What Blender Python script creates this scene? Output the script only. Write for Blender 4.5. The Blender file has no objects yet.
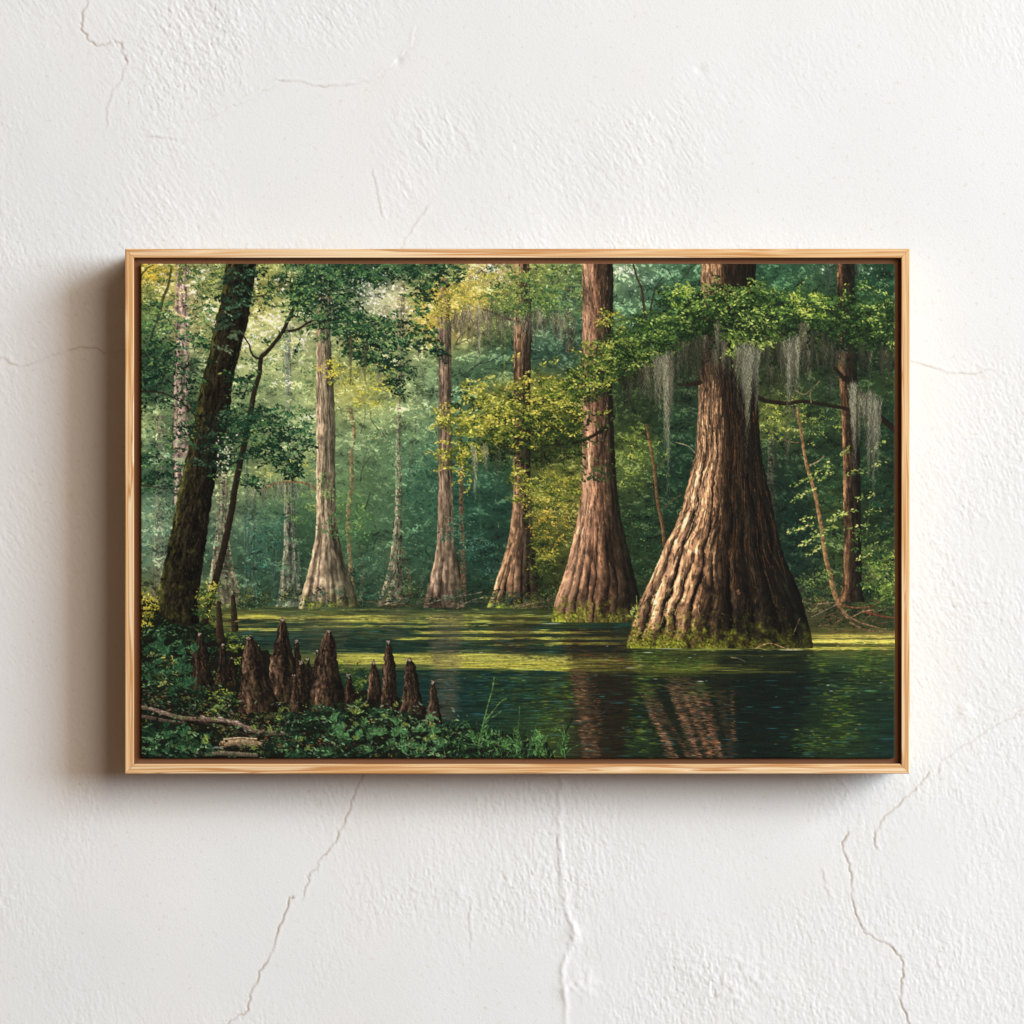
import bpy, bmesh, math
import numpy as np
from mathutils import Vector, Matrix
# ---------------------------------------------------------------- the painted picture
# A procedural painter: brush dabs, trunks, limbs and water strokes are laid into a
# field of paint colours (display values); the canvas mesh then carries one paint colour per vertex.
S = 2.0
X0, Y0, X1, Y1 = 140.0, 263.4, 895.6, 759.6
W, H = int((X1 - X0) * S), int((Y1 - Y0) * S)
rng = np.random.default_rng(11)
IMG = np.zeros((H, W, 3), np.float32)
AX = (np.arange(W, dtype=np.float32) + .5) / S + X0
AY = (np.arange(H, dtype=np.float32) + .5) / S + Y0
TAB = np.random.default_rng(5).random((256, 256)).astype(np.float32) * 2 - 1

def nz(x, y, seed=0):
    x = np.asarray(x, np.float32) + seed * 17.37 + 1000; y = np.asarray(y, np.float32) + seed * 9.71 + 1000
    xi = np.floor(x).astype(np.int64); yi = np.floor(y).astype(np.int64)
    fx = x - xi; fy = y - yi
    fx = fx * fx * (3 - 2 * fx); fy = fy * fy * (3 - 2 * fy)
    a = TAB[yi & 255, xi & 255]; b = TAB[yi & 255, (xi + 1) & 255]
    c = TAB[(yi + 1) & 255, xi & 255]; d = TAB[(yi + 1) & 255, (xi + 1) & 255]
    return (a + (b - a) * fx) * (1 - fy) + (c + (d - c) * fx) * fy

def fbm(x, y, seed=0, o=3):
    t = 0; a = 1.0; s = 0.0
    for k in range(o):
        t = t + a * nz(x * 2 ** k, y * 2 ** k, seed + 3 * k); s += a; a *= .55
    return t / s

def C(*c): return np.array(c, np.float32) / 255.0

def dab(x, y, L, Wd, ang, col, a=1.0):
    r = max(L, Wd) + .7
    i0 = int((x - r - X0) * S); i1 = int((x + r - X0) * S) + 2
    j0 = int((y - r - Y0) * S); j1 = int((y + r - Y0) * S) + 2
    if i0 < 0: i0 = 0
    if j0 < 0: j0 = 0
    if i1 > W: i1 = W
    if j1 > H: j1 = H
    if i1 <= i0 or j1 <= j0: return
    c = math.cos(ang); s = math.sin(ang)
    xs = AX[i0:i1] - x; ys = (AY[j0:j1] - y)[:, None]
    u = (xs * c + ys * s) / L; v = np.abs(ys * c - xs * s) / Wd
    m = np.clip((1 - u * u - v) * (Wd * S) + .3, 0, 1) * a
    reg = IMG[j0:j1, i0:i1]
    reg += m[:, :, None] * (col - reg)

def stroke(pts, w0, w1, col, a=1.0, col2=None, rough=.25, seed=0):
    """tapered limb through points; col2 = colour of its lower right side"""
    P = spline(pts, 6)
    n = len(P); i0 = max(int((P[:, 0].min() - w0 * 1.5 - 2 - X0) * S), 0); i1 = min(int((P[:, 0].max() + w0 * 1.5 + 2 - X0) * S) + 1, W)
    j0 = max(int((P[:, 1].min() - w0 * 1.5 - 2 - Y0) * S), 0); j1 = min(int((P[:, 1].max() + w0 * 1.5 + 2 - Y0) * S) + 1, H)
    if i1 <= i0 or j1 <= j0: return
    X = AX[None, i0:i1]; Y = AY[j0:j1, None]
    best = np.full((j1 - j0, i1 - i0), 1e9, np.float32); side = np.zeros_like(best)
    for k in range(n - 1):
        ax, ay = P[k]; bx, by = P[k + 1]; dx, dy = bx - ax, by - ay; q = dx * dx + dy * dy + 1e-6
        t = np.clip(((X - ax) * dx + (Y - ay) * dy) / q, 0, 1)
        ex = X - ax - t * dx; ey = Y - ay - t * dy
        w = w0 + (w1 - w0) * (k + t) / (n - 1)
        d = np.sqrt(ex * ex + ey * ey) - w * .5
        m = d < best
        best = np.where(m, d, best); side = np.where(m, (ex * .8 + ey * .6) / (w * .5 + .2), side)
    best = best + rough * nz(X / 2.2, Y / 2.2, seed + 40)
    m = np.clip(.5 - best * S, 0, 1) * a
    cc = np.broadcast_to(col, best.shape + (3,)).copy()
    if col2 is not None:
        t = np.clip(side * .6 + .5, 0, 1)[:, :, None]; cc = col * (1 - t) + col2 * t
    cc = cc * (1 + .28 * nz(X / 1.3, Y / 2.2, seed + 50))[:, :, None]
    reg = IMG[j0:j1, i0:i1]; reg += m[:, :, None] * (cc - reg)

def spline(pts, k):
    P = np.array(pts, np.float32); Q = np.vstack([2 * P[0] - P[1], P, 2 * P[-1] - P[-2]]); out = []
    for i in range(len(P) - 1):
        p0, p1, p2, p3 = Q[i:i + 4]
        for t in np.linspace(0, 1, k, endpoint=False):
            out.append(.5 * ((2 * p1) + (p2 - p0) * t + (2 * p0 - 5 * p1 + 4 * p2 - p3) * t * t + (3 * p1 - p0 - 3 * p2 + p3) * t ** 3))
    out.append(P[-1]); return np.array(out, np.float32)

def ramp(cols, t):
    """cols: list of (pos, colour)"""
    ps = [c[0] for c in cols]
    return np.stack([np.interp(t, ps, [float(c[1][k]) for c in cols]) for k in range(3)], -1).astype(np.float32)

def trunk(rows, cols, seed, nu=8, streak=.3, ridge=.6, groove=.5, vs=12, edge=.8, a=1.0, moss=None, twist=0.0, fade=None, light=1.0, flecks=0.0, crack=.5, lobes=None, lamp=None, shade=None, sat=.86):
    ys = [r[0] for r in rows]
    P = spline([(r[0], r[1]) for r in rows], 5); Q = spline([(r[0], r[2]) for r in rows], 5)
    j0 = max(int((ys[0] - Y0) * S), 0); j1 = min(int((ys[-1] - Y0) * S), H)
    y = AY[j0:j1]
    L = np.interp(y, P[:, 0], P[:, 1]) + edge * fbm(y / 4, y * 0, seed, 2) * .8
    R = np.interp(y, Q[:, 0], Q[:, 1]) + edge * fbm(y / 4, y * 0 + 7, seed + 1, 2) * .8
    i0 = max(int((L.min() - 1 - X0) * S), 0); i1 = min(int((R.max() + 1 - X0) * S) + 1, W)
    X = AX[None, i0:i1]; Y = y[:, None]; L = L[:, None]; R = R[:, None]
    Wd = np.maximum(R - L, .5); u = (X - L) / Wd
    wob = .06 * nz(u * 3, Y / 30, seed + 2) + twist * (Y - ys[0]) / (ys[-1] - ys[0])
    uu = (u + wob) * nu
    hgt = lambda q: fbm(q, Y / (vs * 3.2), seed + 5, 3)
    sh = (hgt(uu + .22) - hgt(uu - .22)) * light
    g = hgt(uu); gm = np.clip((-g - .12) * 4.0, 0, 1)
    fine = nz((u + wob) * Wd.mean() * 1.15, Y / vs, seed + 9) * .6 + nz((u + wob) * Wd.mean() * .55, Y / (vs * .45), seed + 10) * .5
    tone = (1 + ridge * sh * 1.7 + streak * fine) * (1 - groove * gm)
    col = ramp(cols, np.clip(u + .05 * g, 0, 1)) * np.clip(tone, .12, 1.9)[:, :, None]
    wm_ = float(Wd.mean())
    ck = np.clip((nz((u + wob) * wm_ * .62, Y / 5.5, seed + 12) + .35 * nz(X / .9, Y / 2.0, seed + 13) - .22) * 2.6, 0, 1)
    fk = np.clip((nz((u + wob) * wm_ * .8 + 9, Y / 4.2, seed + 14) + .4 * nz(X / .8, Y / 1.6, seed + 15) - .34) * 2.6, 0, 1)
    tt = (1 - .62 * crack * ck) * (1 + .55 * crack * fk)
    if lobes is not None:
        gv = [-.02] + list(lobes) + [1.02]; am = np.interp(Y, [q[0] for q in lamp], [q[1] for q in lamp])
        ul = u + .035 * nz(Y / 48, u * 2.2, seed + 16) + .014 * nz(Y / 15, u * 6, seed + 17) + .005 * nz(Y / 4, u * 14, seed + 18)
        lb = np.ones_like(ul)
        for k in range(len(gv) - 1):
            ga = gv[k] + .020 * nz(Y / 34 + k * 5.3, Y * 0 + k, seed + 21) + .009 * nz(Y / 11 + k * 3.1, Y * 0 + k, seed + 22); gb = gv[k + 1] + .020 * nz(Y / 34 + (k + 1) * 5.3, Y * 0 + k + 1, seed + 21) + .009 * nz(Y / 11 + (k + 1) * 3.1, Y * 0 + k + 1, seed + 22)
            s_ = (ul - ga) / np.maximum(gb - ga, .02); ins = (s_ >= 0) & (s_ < 1)
            av = .55 + .45 * nz(Y / 26 + k * 3.7, Y * 0 + k, seed + 19) + .35 * (k % 2)
            f = 1 + av * (.42 * np.cos(3.1416 * np.clip(s_ * 1.05 - .02, 0, 1)) - .75 * np.clip(1 - s_ / .16, 0, 1) ** 1.5 - .62 * np.clip((s_ - .66) / .34, 0, 1) ** 1.2)
            lb = np.where(ins, f, lb)
        tt = tt * (1 + am * (lb - 1))
    if shade is not None: tt = tt * np.interp(Y, [q[0] for q in shade], [q[1] for q in shade])
    col = col * np.clip(tt, .1, 1.7)[:, :, None]
    gl = (col @ np.array([.3, .59, .11], np.float32))[:, :, None]; col = gl + (col - gl) * sat
    if flecks:
        fl = np.clip((nz(X / 1.6, Y / 3.2, seed + 20) - .55) * 4, 0, 1)[:, :, None]
        col = col * (1 - fl * flecks)
    if moss is not None:
        (my0, my1, mc, amt) = moss
        mm = np.clip((Y - my0) / (my1 - my0), 0, 1) * amt + .0 * u
        mm = np.clip((mm + .55 * fbm(X / 5, Y / 6, seed + 30) - .35) * 2.2, 0, 1) * np.clip(1.25 - u * .9, .15, 1)
        mc2 = mc * (1 + .45 * nz(X / 1.5, Y / 1.5, seed + 31) + .25 * sh)[:, :, None]
        col = col * (1 - mm[:, :, None]) + mc2 * mm[:, :, None]
    m = np.clip((X - L) * S + .5, 0, 1) * np.clip((R - X) * S + .5, 0, 1) * a
    if fade is not None:
        m = m * np.interp(y, [f[0] for f in fade], [f[1] for f in fade])[:, None]
    reg = IMG[j0:j1, i0:i1]; reg += m[:, :, None] * (col.astype(np.float32) - reg)

def inside(poly, x, y):
    p = np.array(poly, np.float32); r = np.zeros(x.shape, bool); n = len(p)
    for i in range(n):
        ax, ay = p[i]; bx, by = p[(i + 1) % n]
        if ay == by: continue
        c = ((ay > y) != (by > y)) & (x < (bx - ax) * (y - ay) / (by - ay) + ax)
        r ^= c
    return r

def leaves(poly, n, pal, L=(1.2, 2.4), asp=.5, ang=(.3, .9), up=.25, amp=.5, ns=9, gap=-.35, a=.95, seed=0, jit=4, lum=None, bias=0, per=6):
    """foliage in sprays: each little twig carries a handful of leaves of one tone; dark sprays laid first, lit ones last"""
    p = np.array(poly, np.float32); lo = p.min(0) - jit; hi = p.max(0) + jit
    n = int(n * 1.25 / per) + 2
    x = rng.uniform(lo[0], hi[0], n * 6).astype(np.float32); y = rng.uniform(lo[1], hi[1], n * 6).astype(np.float32)
    k = inside(poly, x + rng.normal(0, jit * .5, x.shape), y + rng.normal(0, jit * .5, x.shape)); x, y = x[k], y[k]
    d = fbm(x / ns, y / ns * 1.3, seed + 60, 3); k = d > gap + rng.normal(0, .12, d.shape); x, y, d = x[k][:n], y[k][:n], d[k][:n]
    d2 = fbm(x / ns, (y - ns * .35) / ns * 1.3, seed + 60, 3)
    t = .42 + bias + amp * (d - d2) * 1.7 + amp * .5 * d + rng.normal(0, .24, x.shape) - up * ((y - lo[1]) / (hi[1] - lo[1]) - .5)
    t = np.clip(t, 0, 1.05); o = np.argsort(t + rng.normal(0, .08, t.shape))
    m = len(pal) - 1; cx = p[:, 0].mean()
    for i in o:
        side = 1 if (x[i] > cx) == (rng.random() < .8) else -1
        th = rng.normal(.18, .45); dx = math.cos(th) * side; dy = math.sin(th); ln = rng.uniform(.9, 1.7) * L[1] * per * .55
        for j in range(per):
            q_ = (j + rng.random()) / per - .5
            px = x[i] + dx * ln * q_ + rng.normal(0, .75); py = y[i] + dy * ln * q_ + 1.2 * q_ * q_ * ln * .3 + rng.normal(0, .95)
            tt = min(max(t[i] + rng.normal(0, .1) - .03 * (j % 2), 0), 1); q = tt * m; f = min(int(q), m - 1); c = pal[f] + (pal[f + 1] - pal[f]) * (q - f)
            c = c * (1 + rng.normal(0, .12)); s = rng.uniform(*L) * (.8 if tt > .6 else 1.0)
            dab(px, py, s, s * asp * rng.uniform(.6, 1.1), (th if side > 0 else -th) + rng.normal(0, ang[1] * .75), c, a)

def smear(poly, c, a, seed, soft=3.0):
    """a wavering reflection: a tone broken by horizontal ripples"""
    xs = XX + 4.0 * nz(XX / 40, YY / 1.3, seed) + 2.0 * nz(XX / 14, YY / .8, seed + 1)
    m = np.zeros(XX.shape, np.float32)
    for k in range(5): m += inside(poly, xs + rng.normal(0, soft), YY + rng.normal(0, 1.0)) / 5.0
    m = m * a * np.clip(.85 + .5 * nz(XX / 30, YY / .9, seed + 2), 0, 1)
    IMG[:] = IMG + m[:, :, None] * (c * (1 + .2 * nz(XX / 18, YY / 1.0, seed + 3))[:, :, None] - IMG)

def moss_hang(x0, x1, y0, y1, col, n, a=.5, taper=.6, seed=0):
    """lacy hanging moss: curly strands gathered on a few uneven tips"""
    w = x1 - x0; nt = max(2, int(w / 3.0)); tips = [(x0 + w * rng.uniform(.1, .9), rng.uniform(.3, .85)) for k in range(nt)]
    tips[int(rng.integers(nt))] = (x0 + w * rng.uniform(.35, .7), 1.0)
    for k in range(int(n * 1.0)):
        dk = k < n * .35
        tx, tl = tips[int(rng.integers(nt))]; x = tx + rng.normal(0, w * .2); x = min(max(x, x0 - 1), x1 + 1)
        ln = (y1 - y0) * tl * rng.uniform(.3, 1.0) * max(.25, 1 - abs(x - tx) / w)
        y = y0 + rng.normal(0, 3.0) - 1; cc = col * (rng.uniform(.25, .5) if dk else rng.uniform(.5, 1.15)); yy = y; ph = rng.uniform(0, 6); xx = x
        while yy < y + ln:
            s = rng.uniform(1.0, 2.6); q = (yy - y) / ln
            xx = x + (tx - x) * q * .7 + .9 * math.sin(ph + yy * .35) + rng.normal(0, .45)
            dab(xx, yy, s, .34, 1.57 + .35 * math.cos(ph + yy * .35) + rng.normal(0, .35), cc * rng.uniform(.7, 1.25), a * (1 - .5 * q) * (1.1 if not dk else .9))
            yy += s * 1.15

def twig(pts, w, col, n=0, pal=None, L=(1, 2)):
    stroke(pts, w, w * .4, col)
    if n:
        P = spline(pts, 8)
        for k in range(n):
            p = P[int(len(P) * rng.random() ** .7)]; c = pal[int(rng.integers(len(pal)))]; s = rng.uniform(*L)
            dab(p[0] + rng.normal(0, 2.2), p[1] + rng.normal(0, 2.2), s, s * .5, rng.uniform(-.9, .9), c * rng.uniform(.8, 1.15), .95)

# ---- underpainting: broad colour areas of the far forest
BG = """272:150 165,150,70;175 150,148,85;205 120,138,92;240 60,75,40;265 140,150,75;300 60,90,60;340 34,68,50;380 42,78,56;420 45,82,56;445 70,105,70;470 140,145,85;495 165,152,112;520 120,120,75;550 100,125,70;575 85,115,75;625 100,135,110;650 60,105,85;690 50,95,75;770 32,82,62;800 38,88,68;830 42,78,58;875 22,70,48;890 14,54,40
300:150 85,115,65;180 150,138,100;210 150,158,98;240 60,80,40;260 172,166,72;290 110,130,70;320 40,75,55;350 90,115,90;385 185,190,172;405 145,152,108;430 188,168,80;460 168,156,76;490 110,125,60;520 85,110,60;550 75,110,75;570 65,100,72;625 66,112,88;660 44,92,74;690 45,95,60;740 50,85,45;800 48,92,48;870 28,76,48
330:150 70,105,65;185 150,142,98;210 120,140,80;260 186,182,118;280 165,170,120;305 160,170,130;330 130,140,110;360 120,140,95;390 130,150,120;415 150,150,80;440 170,150,75;470 130,125,75;500 70,100,60;545 58,94,74;570 52,88,68;625 60,105,75;670 60,100,50;720 40,60,35;800 42,72,38;870 33,68,38
360:150 35,70,55;190 80,105,80;255 150,165,115;285 140,155,110;305 130,150,100;340 95,120,70;370 110,135,85;400 110,135,95;425 95,130,95;460 68,108,78;490 48,92,74;520 36,82,72;550 32,76,72;570 30,68,60;630 33,62,38;690 28,52,33;800 28,48,30;870 24,52,33
390:150 45,80,60;200 60,90,60;250 110,140,95;280 125,150,110;305 130,155,100;345 150,155,85;370 140,150,75;400 120,145,100;425 100,135,105;460 60,105,85;500 95,115,60;540 140,135,50;570 110,115,45;630 33,58,34;690 28,52,36;780 38,58,34;820 33,62,38;880 38,72,38
420:150 110,135,95;210 60,90,60;260 60,95,65;300 118,144,110;345 105,135,95;380 110,140,100;420 95,130,95;460 54,98,78;500 150,145,55;540 100,110,40;570 60,75,30;630 34,58,34;680 28,62,43;780 100,116,52;810 38,66,38;850 33,62,38;885 18,48,33
450:150 90,125,100;180 60,90,70;240 70,100,70;270 110,135,90;300 105,135,100;345 90,125,95;380 75,115,85;420 65,110,85;460 40,90,75;500 48,73,44;550 38,52,26;575 60,80,30;630 72,98,43;680 23,58,43;780 28,58,40;820 28,58,36;880 23,52,33
480:150 35,75,60;170 60,90,75;230 100,125,90;260 110,135,85;300 90,125,90;345 75,115,80;380 70,110,80;420 50,100,80;460 35,85,72;500 28,73,58;545 80,95,40;570 100,110,45;625 58,83,44;680 19,53,40;785 18,48,36;830 28,62,38;880 23,57,36
510:150 95,130,110;170 70,105,90;230 90,115,95;260 60,105,85;300 60,105,80;345 70,110,75;380 60,100,75;420 45,90,72;470 29,77,64;500 24,66,56;550 108,113,48;575 92,92,38;625 33,62,38;670 23,56,40;790 14,43,34;835 46,72,36;880 23,52,33
540:150 80,115,100;220 60,95,80;250 50,95,80;300 45,85,65;345 55,100,70;385 50,90,68;425 40,85,68;475 27,70,60;500 25,60,50;550 75,90,38;570 55,65,30;630 29,58,36;660 26,56,38;800 14,43,36;840 50,80,40;880 23,48,30
570:150 70,100,85;215 50,85,70;260 40,80,68;300 38,72,58;320 40,72,58;370 45,80,65;420 40,78,62;475 24,60,50;530 30,45,25;560 50,65,28;640 29,56,34;800 18,46,38;845 42,66,36;885 88,108,48
602:150 110,120,60;215 80,90,50;260 35,70,55;330 36,60,44;370 34,60,46;410 34,56,40;480 27,53,37;540 38,53,29;645 24,38,21;820 58,62,38;860 38,53,30;885 38,62,33
630:150 60,80,40;260 90,110,50;400 70,100,48;600 40,60,30;850 70,80,35"""
pts = []
for row in BG.split('\n'):
    yy, rest = row.split(':')
    for it in rest.split(';'):
        xx, cc = it.split(' '); pts.append((float(xx), float(yy)) + tuple(float(v) / 255 for v in cc.split(',')))
pts = np.array(pts, np.float32)
ul = np.exp(-((pts[:, 0] - 270) / 75) ** 2 - ((pts[:, 1] - 345) / 80) ** 2)[:, None]; pts[:, 2:] = pts[:, 2:] * (1 - .4 * ul) + ul * .4 * C(140, 168, 128)
lm = pts[:, 2:] @ np.array([.3, .59, .11], np.float32)
pts[:, 2:] = pts[:, 2:] * .78 + lm[:, None] * .22 * np.array([1.04, 1.0, .9], np.float32)
pts[:, 2:] *= np.array([1.03, .99, .89], np.float32)
def field(X, Y, sg=15.0):
    num = 0; den = 0
    for x, y, r, g, b in pts:
        w = np.exp(-((X - x) ** 2 + (Y - y) ** 2 * 1.0) / (2 * sg * sg)) + 1e-7
        num = num + w[..., None] * np.array([r, g, b], np.float32); den = den + w
    return num / den[..., None]
gy = np.arange(Y0 - 2, Y1 + 4, 4.0, dtype=np.float32); gx = np.arange(X0 - 2, X1 + 4, 4.0, dtype=np.float32)
G = field(gx[None, :] + 0 * gy[:, None], gy[:, None] + 0 * gx[None, :]).astype(np.float32)
def base(x, y):
    fx = np.clip((np.asarray(x) - gx[0]) / 4, 0, len(gx) - 1.001); fy = np.clip((np.asarray(y) - gy[0]) / 4, 0, len(gy) - 1.001)
    i = fx.astype(int); j = fy.astype(int); fx = (fx - i)[..., None]; fy = (fy - j)[..., None]
    return (G[j, i] * (1 - fx) + G[j, i + 1] * fx) * (1 - fy) + (G[j + 1, i] * (1 - fx) + G[j + 1, i + 1] * fx) * fy
XX = AX[None, :] + 0 * AY[:, None]; YY = AY[:, None] + 0 * AX[None, :]
IMG[:] = base(XX, YY)
IMG *= (1 + .22 * fbm(XX / 14, YY / 14, 1, 4))[:, :, None]
def big(x, y): return fbm(x / 27, y / 17, 170, 3)

def bgcon(x, y):   # how strongly clumps part in light and dark: weak in the hazy middle
    h = np.exp(-(((x - 350) / 150) ** 2 + ((y - 500) / 110) ** 2))
    return .62 - .38 * h

def foliage_pass(n, L, ns, seed, a=.85, dark=.0, amp=1.0):
    x = rng.uniform(X0, X1, n).astype(np.float32); y = rng.uniform(Y0, 612, n).astype(np.float32)
    b = base(x, y); cn = bgcon(x, y) * amp
    d = fbm(x / ns, y / ns * 1.25, seed, 3); d2 = fbm(x / ns, (y - ns * .4) / ns * 1.25, seed, 3)
    bb = big(x, y); b2 = big(x, y - 6)
    t = cn * ((d - d2) * .95 + d * .42 + bb * .55 + (bb - b2) * 1.1) + rng.normal(0, .09, n) * (cn + .3) - dark
    o = np.argsort(t + rng.normal(0, .07, n)); per = 3 if L[1] < 3 else 1
    o = o[::per] if per > 1 else o
    for i in o:
        ti = min(t[i], .5); c = b[i] * math.exp(1.35 * ti)
        if ti > 0: c = c + np.array([.13, .08, -.03], np.float32) * ti; c = c + (c.mean() - c) * min(.35, .6 * ti)
        else: c = c * np.array([1 + .2 * ti, 1, 1 - .05 * ti], np.float32)
        th = rng.normal(.12, .5) * (1 if rng.random() < .5 else -1)
        for j in range(per):
            s = rng.uniform(*L); q = (j - (per - 1) / 2) * s * 1.3
            dab(x[i] + math.cos(th) * q + rng.normal(0, .3) * (per > 1), y[i] + math.sin(th) * q + rng.normal(0, .5) * (per > 1), s, s * rng.uniform(.35, .65), th + rng.normal(0, .6), np.clip(c * rng.uniform(.92, 1.08), .02, .95), a)
foliage_pass(11000, (1.8, 3.4), 16, 100, .5)
# ---- pale sky glinting through
SKY = [C(226, 226, 214), C(205, 212, 202), C(214, 205, 196)]
for (cx, cy, rx, ry, n) in [(382, 300, 24, 20, 120), (368, 288, 14, 12, 50), (405, 318, 10, 12, 40), (272, 324, 10, 20, 34), (300, 345, 10, 18, 26), (196, 276, 10, 10, 40), (212, 320, 8, 16, 22),
                            (490, 268, 14, 5, 60), (478, 276, 8, 5, 24), (503, 284, 10, 8, 18), (624, 270, 9, 6, 34), (640, 285, 14, 10, 14), (255, 280, 8, 14, 22), (285, 280, 16, 12, 18),
                            (160, 285, 14, 16, 18), (250, 335, 14, 26, 16), (285, 300, 16, 18, 18), (302, 350, 8, 24, 14), (330, 300, 8, 10, 16), (440, 300, 20, 14, 14), (566, 274, 10, 6, 12), (850, 270, 30, 6, 10), (193, 300, 6, 20, 18)]:
    for k in range(n):
        s = rng.uniform(.7, 1.9)
        dab(cx + rng.normal(0, rx * .55), cy + rng.normal(0, ry * .55), s, s * rng.uniform(.5, .9), rng.uniform(0, 3.1), SKY[k % 3] * rng.uniform(.88, 1.04), rng.uniform(.6, 1))

# ---- far trunks in the haze
def hazy(c, h, air=C(96, 128, 108)): return c * (1 - h) + air * h
TAN = C(172, 146, 120); GRY = C(132, 122, 104); DRK = C(74, 66, 50)
def simple(rows, l, m, r, seed, **k):
    trunk(rows, [(0, l), (.35, m), (1, r)], seed, nu=k.pop('nu', 3), ridge=k.pop('ridge', .3), groove=k.pop('groove', .25), streak=k.pop('streak', .22), edge=k.pop('edge', .6), **k)
simple([(264, 176, 189), (300, 175, 188), (350, 174.5, 189), (410, 173, 189), (450, 173, 188), (480, 174, 186), (505, 174, 183)], C(176, 146, 130), C(158, 132, 118), C(128, 108, 96), 1)
simple([(415, 156, 164), (462, 155, 164), (530, 154, 164), (585, 151, 166), (606, 149, 168)], C(140, 122, 100), C(124, 112, 94), C(98, 100, 86), 2, a=.75, fade=[(415, .9), (465, .9), (480, .4), (606, .8)])
simple([(325, 284, 290.5), (375, 284, 291), (430, 285, 291)], C(146, 146, 136), C(124, 128, 122), C(104, 112, 104), 3, a=.8, fade=[(325, .9), (385, .9), (400, .35), (430, .5)])
simple([(482, 284, 293.5), (512, 284, 295), (531, 283.5, 296), (553, 283, 298.5), (575, 280.5, 301), (592, 278.5, 303.5), (607, 275, 306)], C(132, 130, 104), C(104, 108, 88), C(66, 78, 64), 4, nu=5)
simple([(420, 244, 248), (500, 244, 248), (560, 244, 249), (604, 242, 251)], C(80, 108, 90), C(72, 98, 82), C(60, 88, 74), 5, a=.6)
simple([(500, 251, 255), (560, 251, 256), (604, 250, 258)], C(84, 104, 84), C(70, 90, 74), C(54, 80, 68), 6, a=.6)
simple([(540, 272, 278), (600, 268, 278)], C(66, 88, 70), C(56, 80, 64), C(44, 68, 56), 7, a=.55)
simple([(470, 217.5, 228), (490, 217, 227.5), (512, 217, 227), (540, 214, 229), (565, 211, 233), (585, 208, 238), (604, 205, 242)], C(150, 140, 108), C(120, 116, 92), C(92, 84, 64), 8, nu=5)
simple([(275, 398, 405), (330, 397, 404), (380, 397, 402), (420, 396.5, 400.5), (455, 395.5, 401), (490, 395, 402), (520, 394, 402), (545, 391.5, 402), (565, 388.5, 402), (585, 383.5, 404), (605, 377, 409)], C(160, 146, 116), C(124, 112, 88), C(84, 78, 60), 9, a=.95, fade=[(275, .75), (330, .8), (345, .5), (400, .75), (605, 1)], nu=4, flecks=.5)
for k in range(60):   # bright broken bark of the slim birch like stem
    y = rng.uniform(440, 520); dab(397.5 + rng.normal(0, 1.4) - .02 * (y - 450), y, rng.uniform(.6, 1.5), .6, rng.uniform(0, 3), C(214, 200, 168) * rng.uniform(.8, 1), .8)
stroke([(350, 408), (354, 432), (351, 451), (351.5, 482), (348, 512), (349, 545), (352, 588), (355, 604)], 3.6, 5, C(150, 128, 92), .9, C(86, 76, 54))
stroke([(362, 470), (366, 452), (374, 438), (379, 430)], 1.6, .8, C(70, 84, 62), .8)
stroke([(409, 470), (412, 445), (416, 425), (415, 410)], 2.0, 1.2, C(86, 86, 62), .8)
stroke([(402, 548), (408, 570), (411, 600)], 2.6, 3.4, C(76, 64, 46), .9)
stroke([(378, 600), (386, 560), (376, 530), (372, 515)], 1.8, 1, C(66, 78, 58), .8)
stroke([(361, 604), (362, 575), (360, 545)], 4, 3, C(78, 82, 62), .7)
stroke([(433, 556), (424, 575), (418, 604)], 2, 3, C(60, 74, 56), .8)
stroke([(460, 424), (461, 470), (461.5, 520), (463, 560), (463, 604)], 3.2, 6.5, C(120, 88, 62), .9, C(76, 62, 46))
stroke([(556, 320), (569, 330), (568.5, 350)], 4, 6, C(96, 88, 66), .7)
simple([(285, 566, 572), (320, 566, 572), (352, 565, 573)], C(110, 104, 80), C(88, 84, 64), C(60, 64, 48), 12, a=.75)
simple([(430, 768, 776), (470, 767.5, 775.5), (512, 767, 776), (560, 766, 778), (606, 763, 782)], C(116, 104, 84), C(86, 78, 60), C(52, 54, 42), 13, a=.85, fade=[(430, .9), (500, .8), (540, .35), (606, .3)])
for (x, y0, y1) in [(640, 270, 350), (655, 430, 520), (688, 300, 340), (628, 500, 600), (780, 500, 540), (870, 500, 590), (784, 490, 535), (505, 330, 440), (480, 470, 560), (425, 400, 470)]:
    stroke([(x, y0), (x + rng.normal(0, 2), (y0 + y1) / 2), (x + rng.normal(0, 3), y1)], 1.2, 1.8, np.clip(base(np.array([x]), np.array([y1]))[0] * 1.25 + C(16, 6, 0), 0, 1), .7)

foliage_pass(22000, (1.0, 2.1), 11, 120, .75, amp=1.3)
for k in range(150):   # twigs and slim stems lost in the far wood
    x = rng.uniform(142, 893); y = rng.uniform(270, 596); c_ = base(np.array([x]), np.array([y]))[0]; th = rng.normal(1.45, .45); ln = rng.uniform(8, 34)
    stroke([(x, y), (x + math.cos(th) * ln * .5 + rng.normal(0, 2), y - math.sin(th) * ln * .5), (x + math.cos(th) * ln, y - math.sin(th) * ln)], rng.uniform(.8, 1.7), .5, np.clip(c_ * (rng.uniform(.35, .6) if k % 3 else rng.uniform(1.3, 1.6)), 0, .8), .75)
foliage_pass(26000, (.7, 1.5), 7, 140, .8, amp=1.35)
foliage_pass(16000, (.5, 1.1), 4, 150, .85, amp=1.7)

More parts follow.
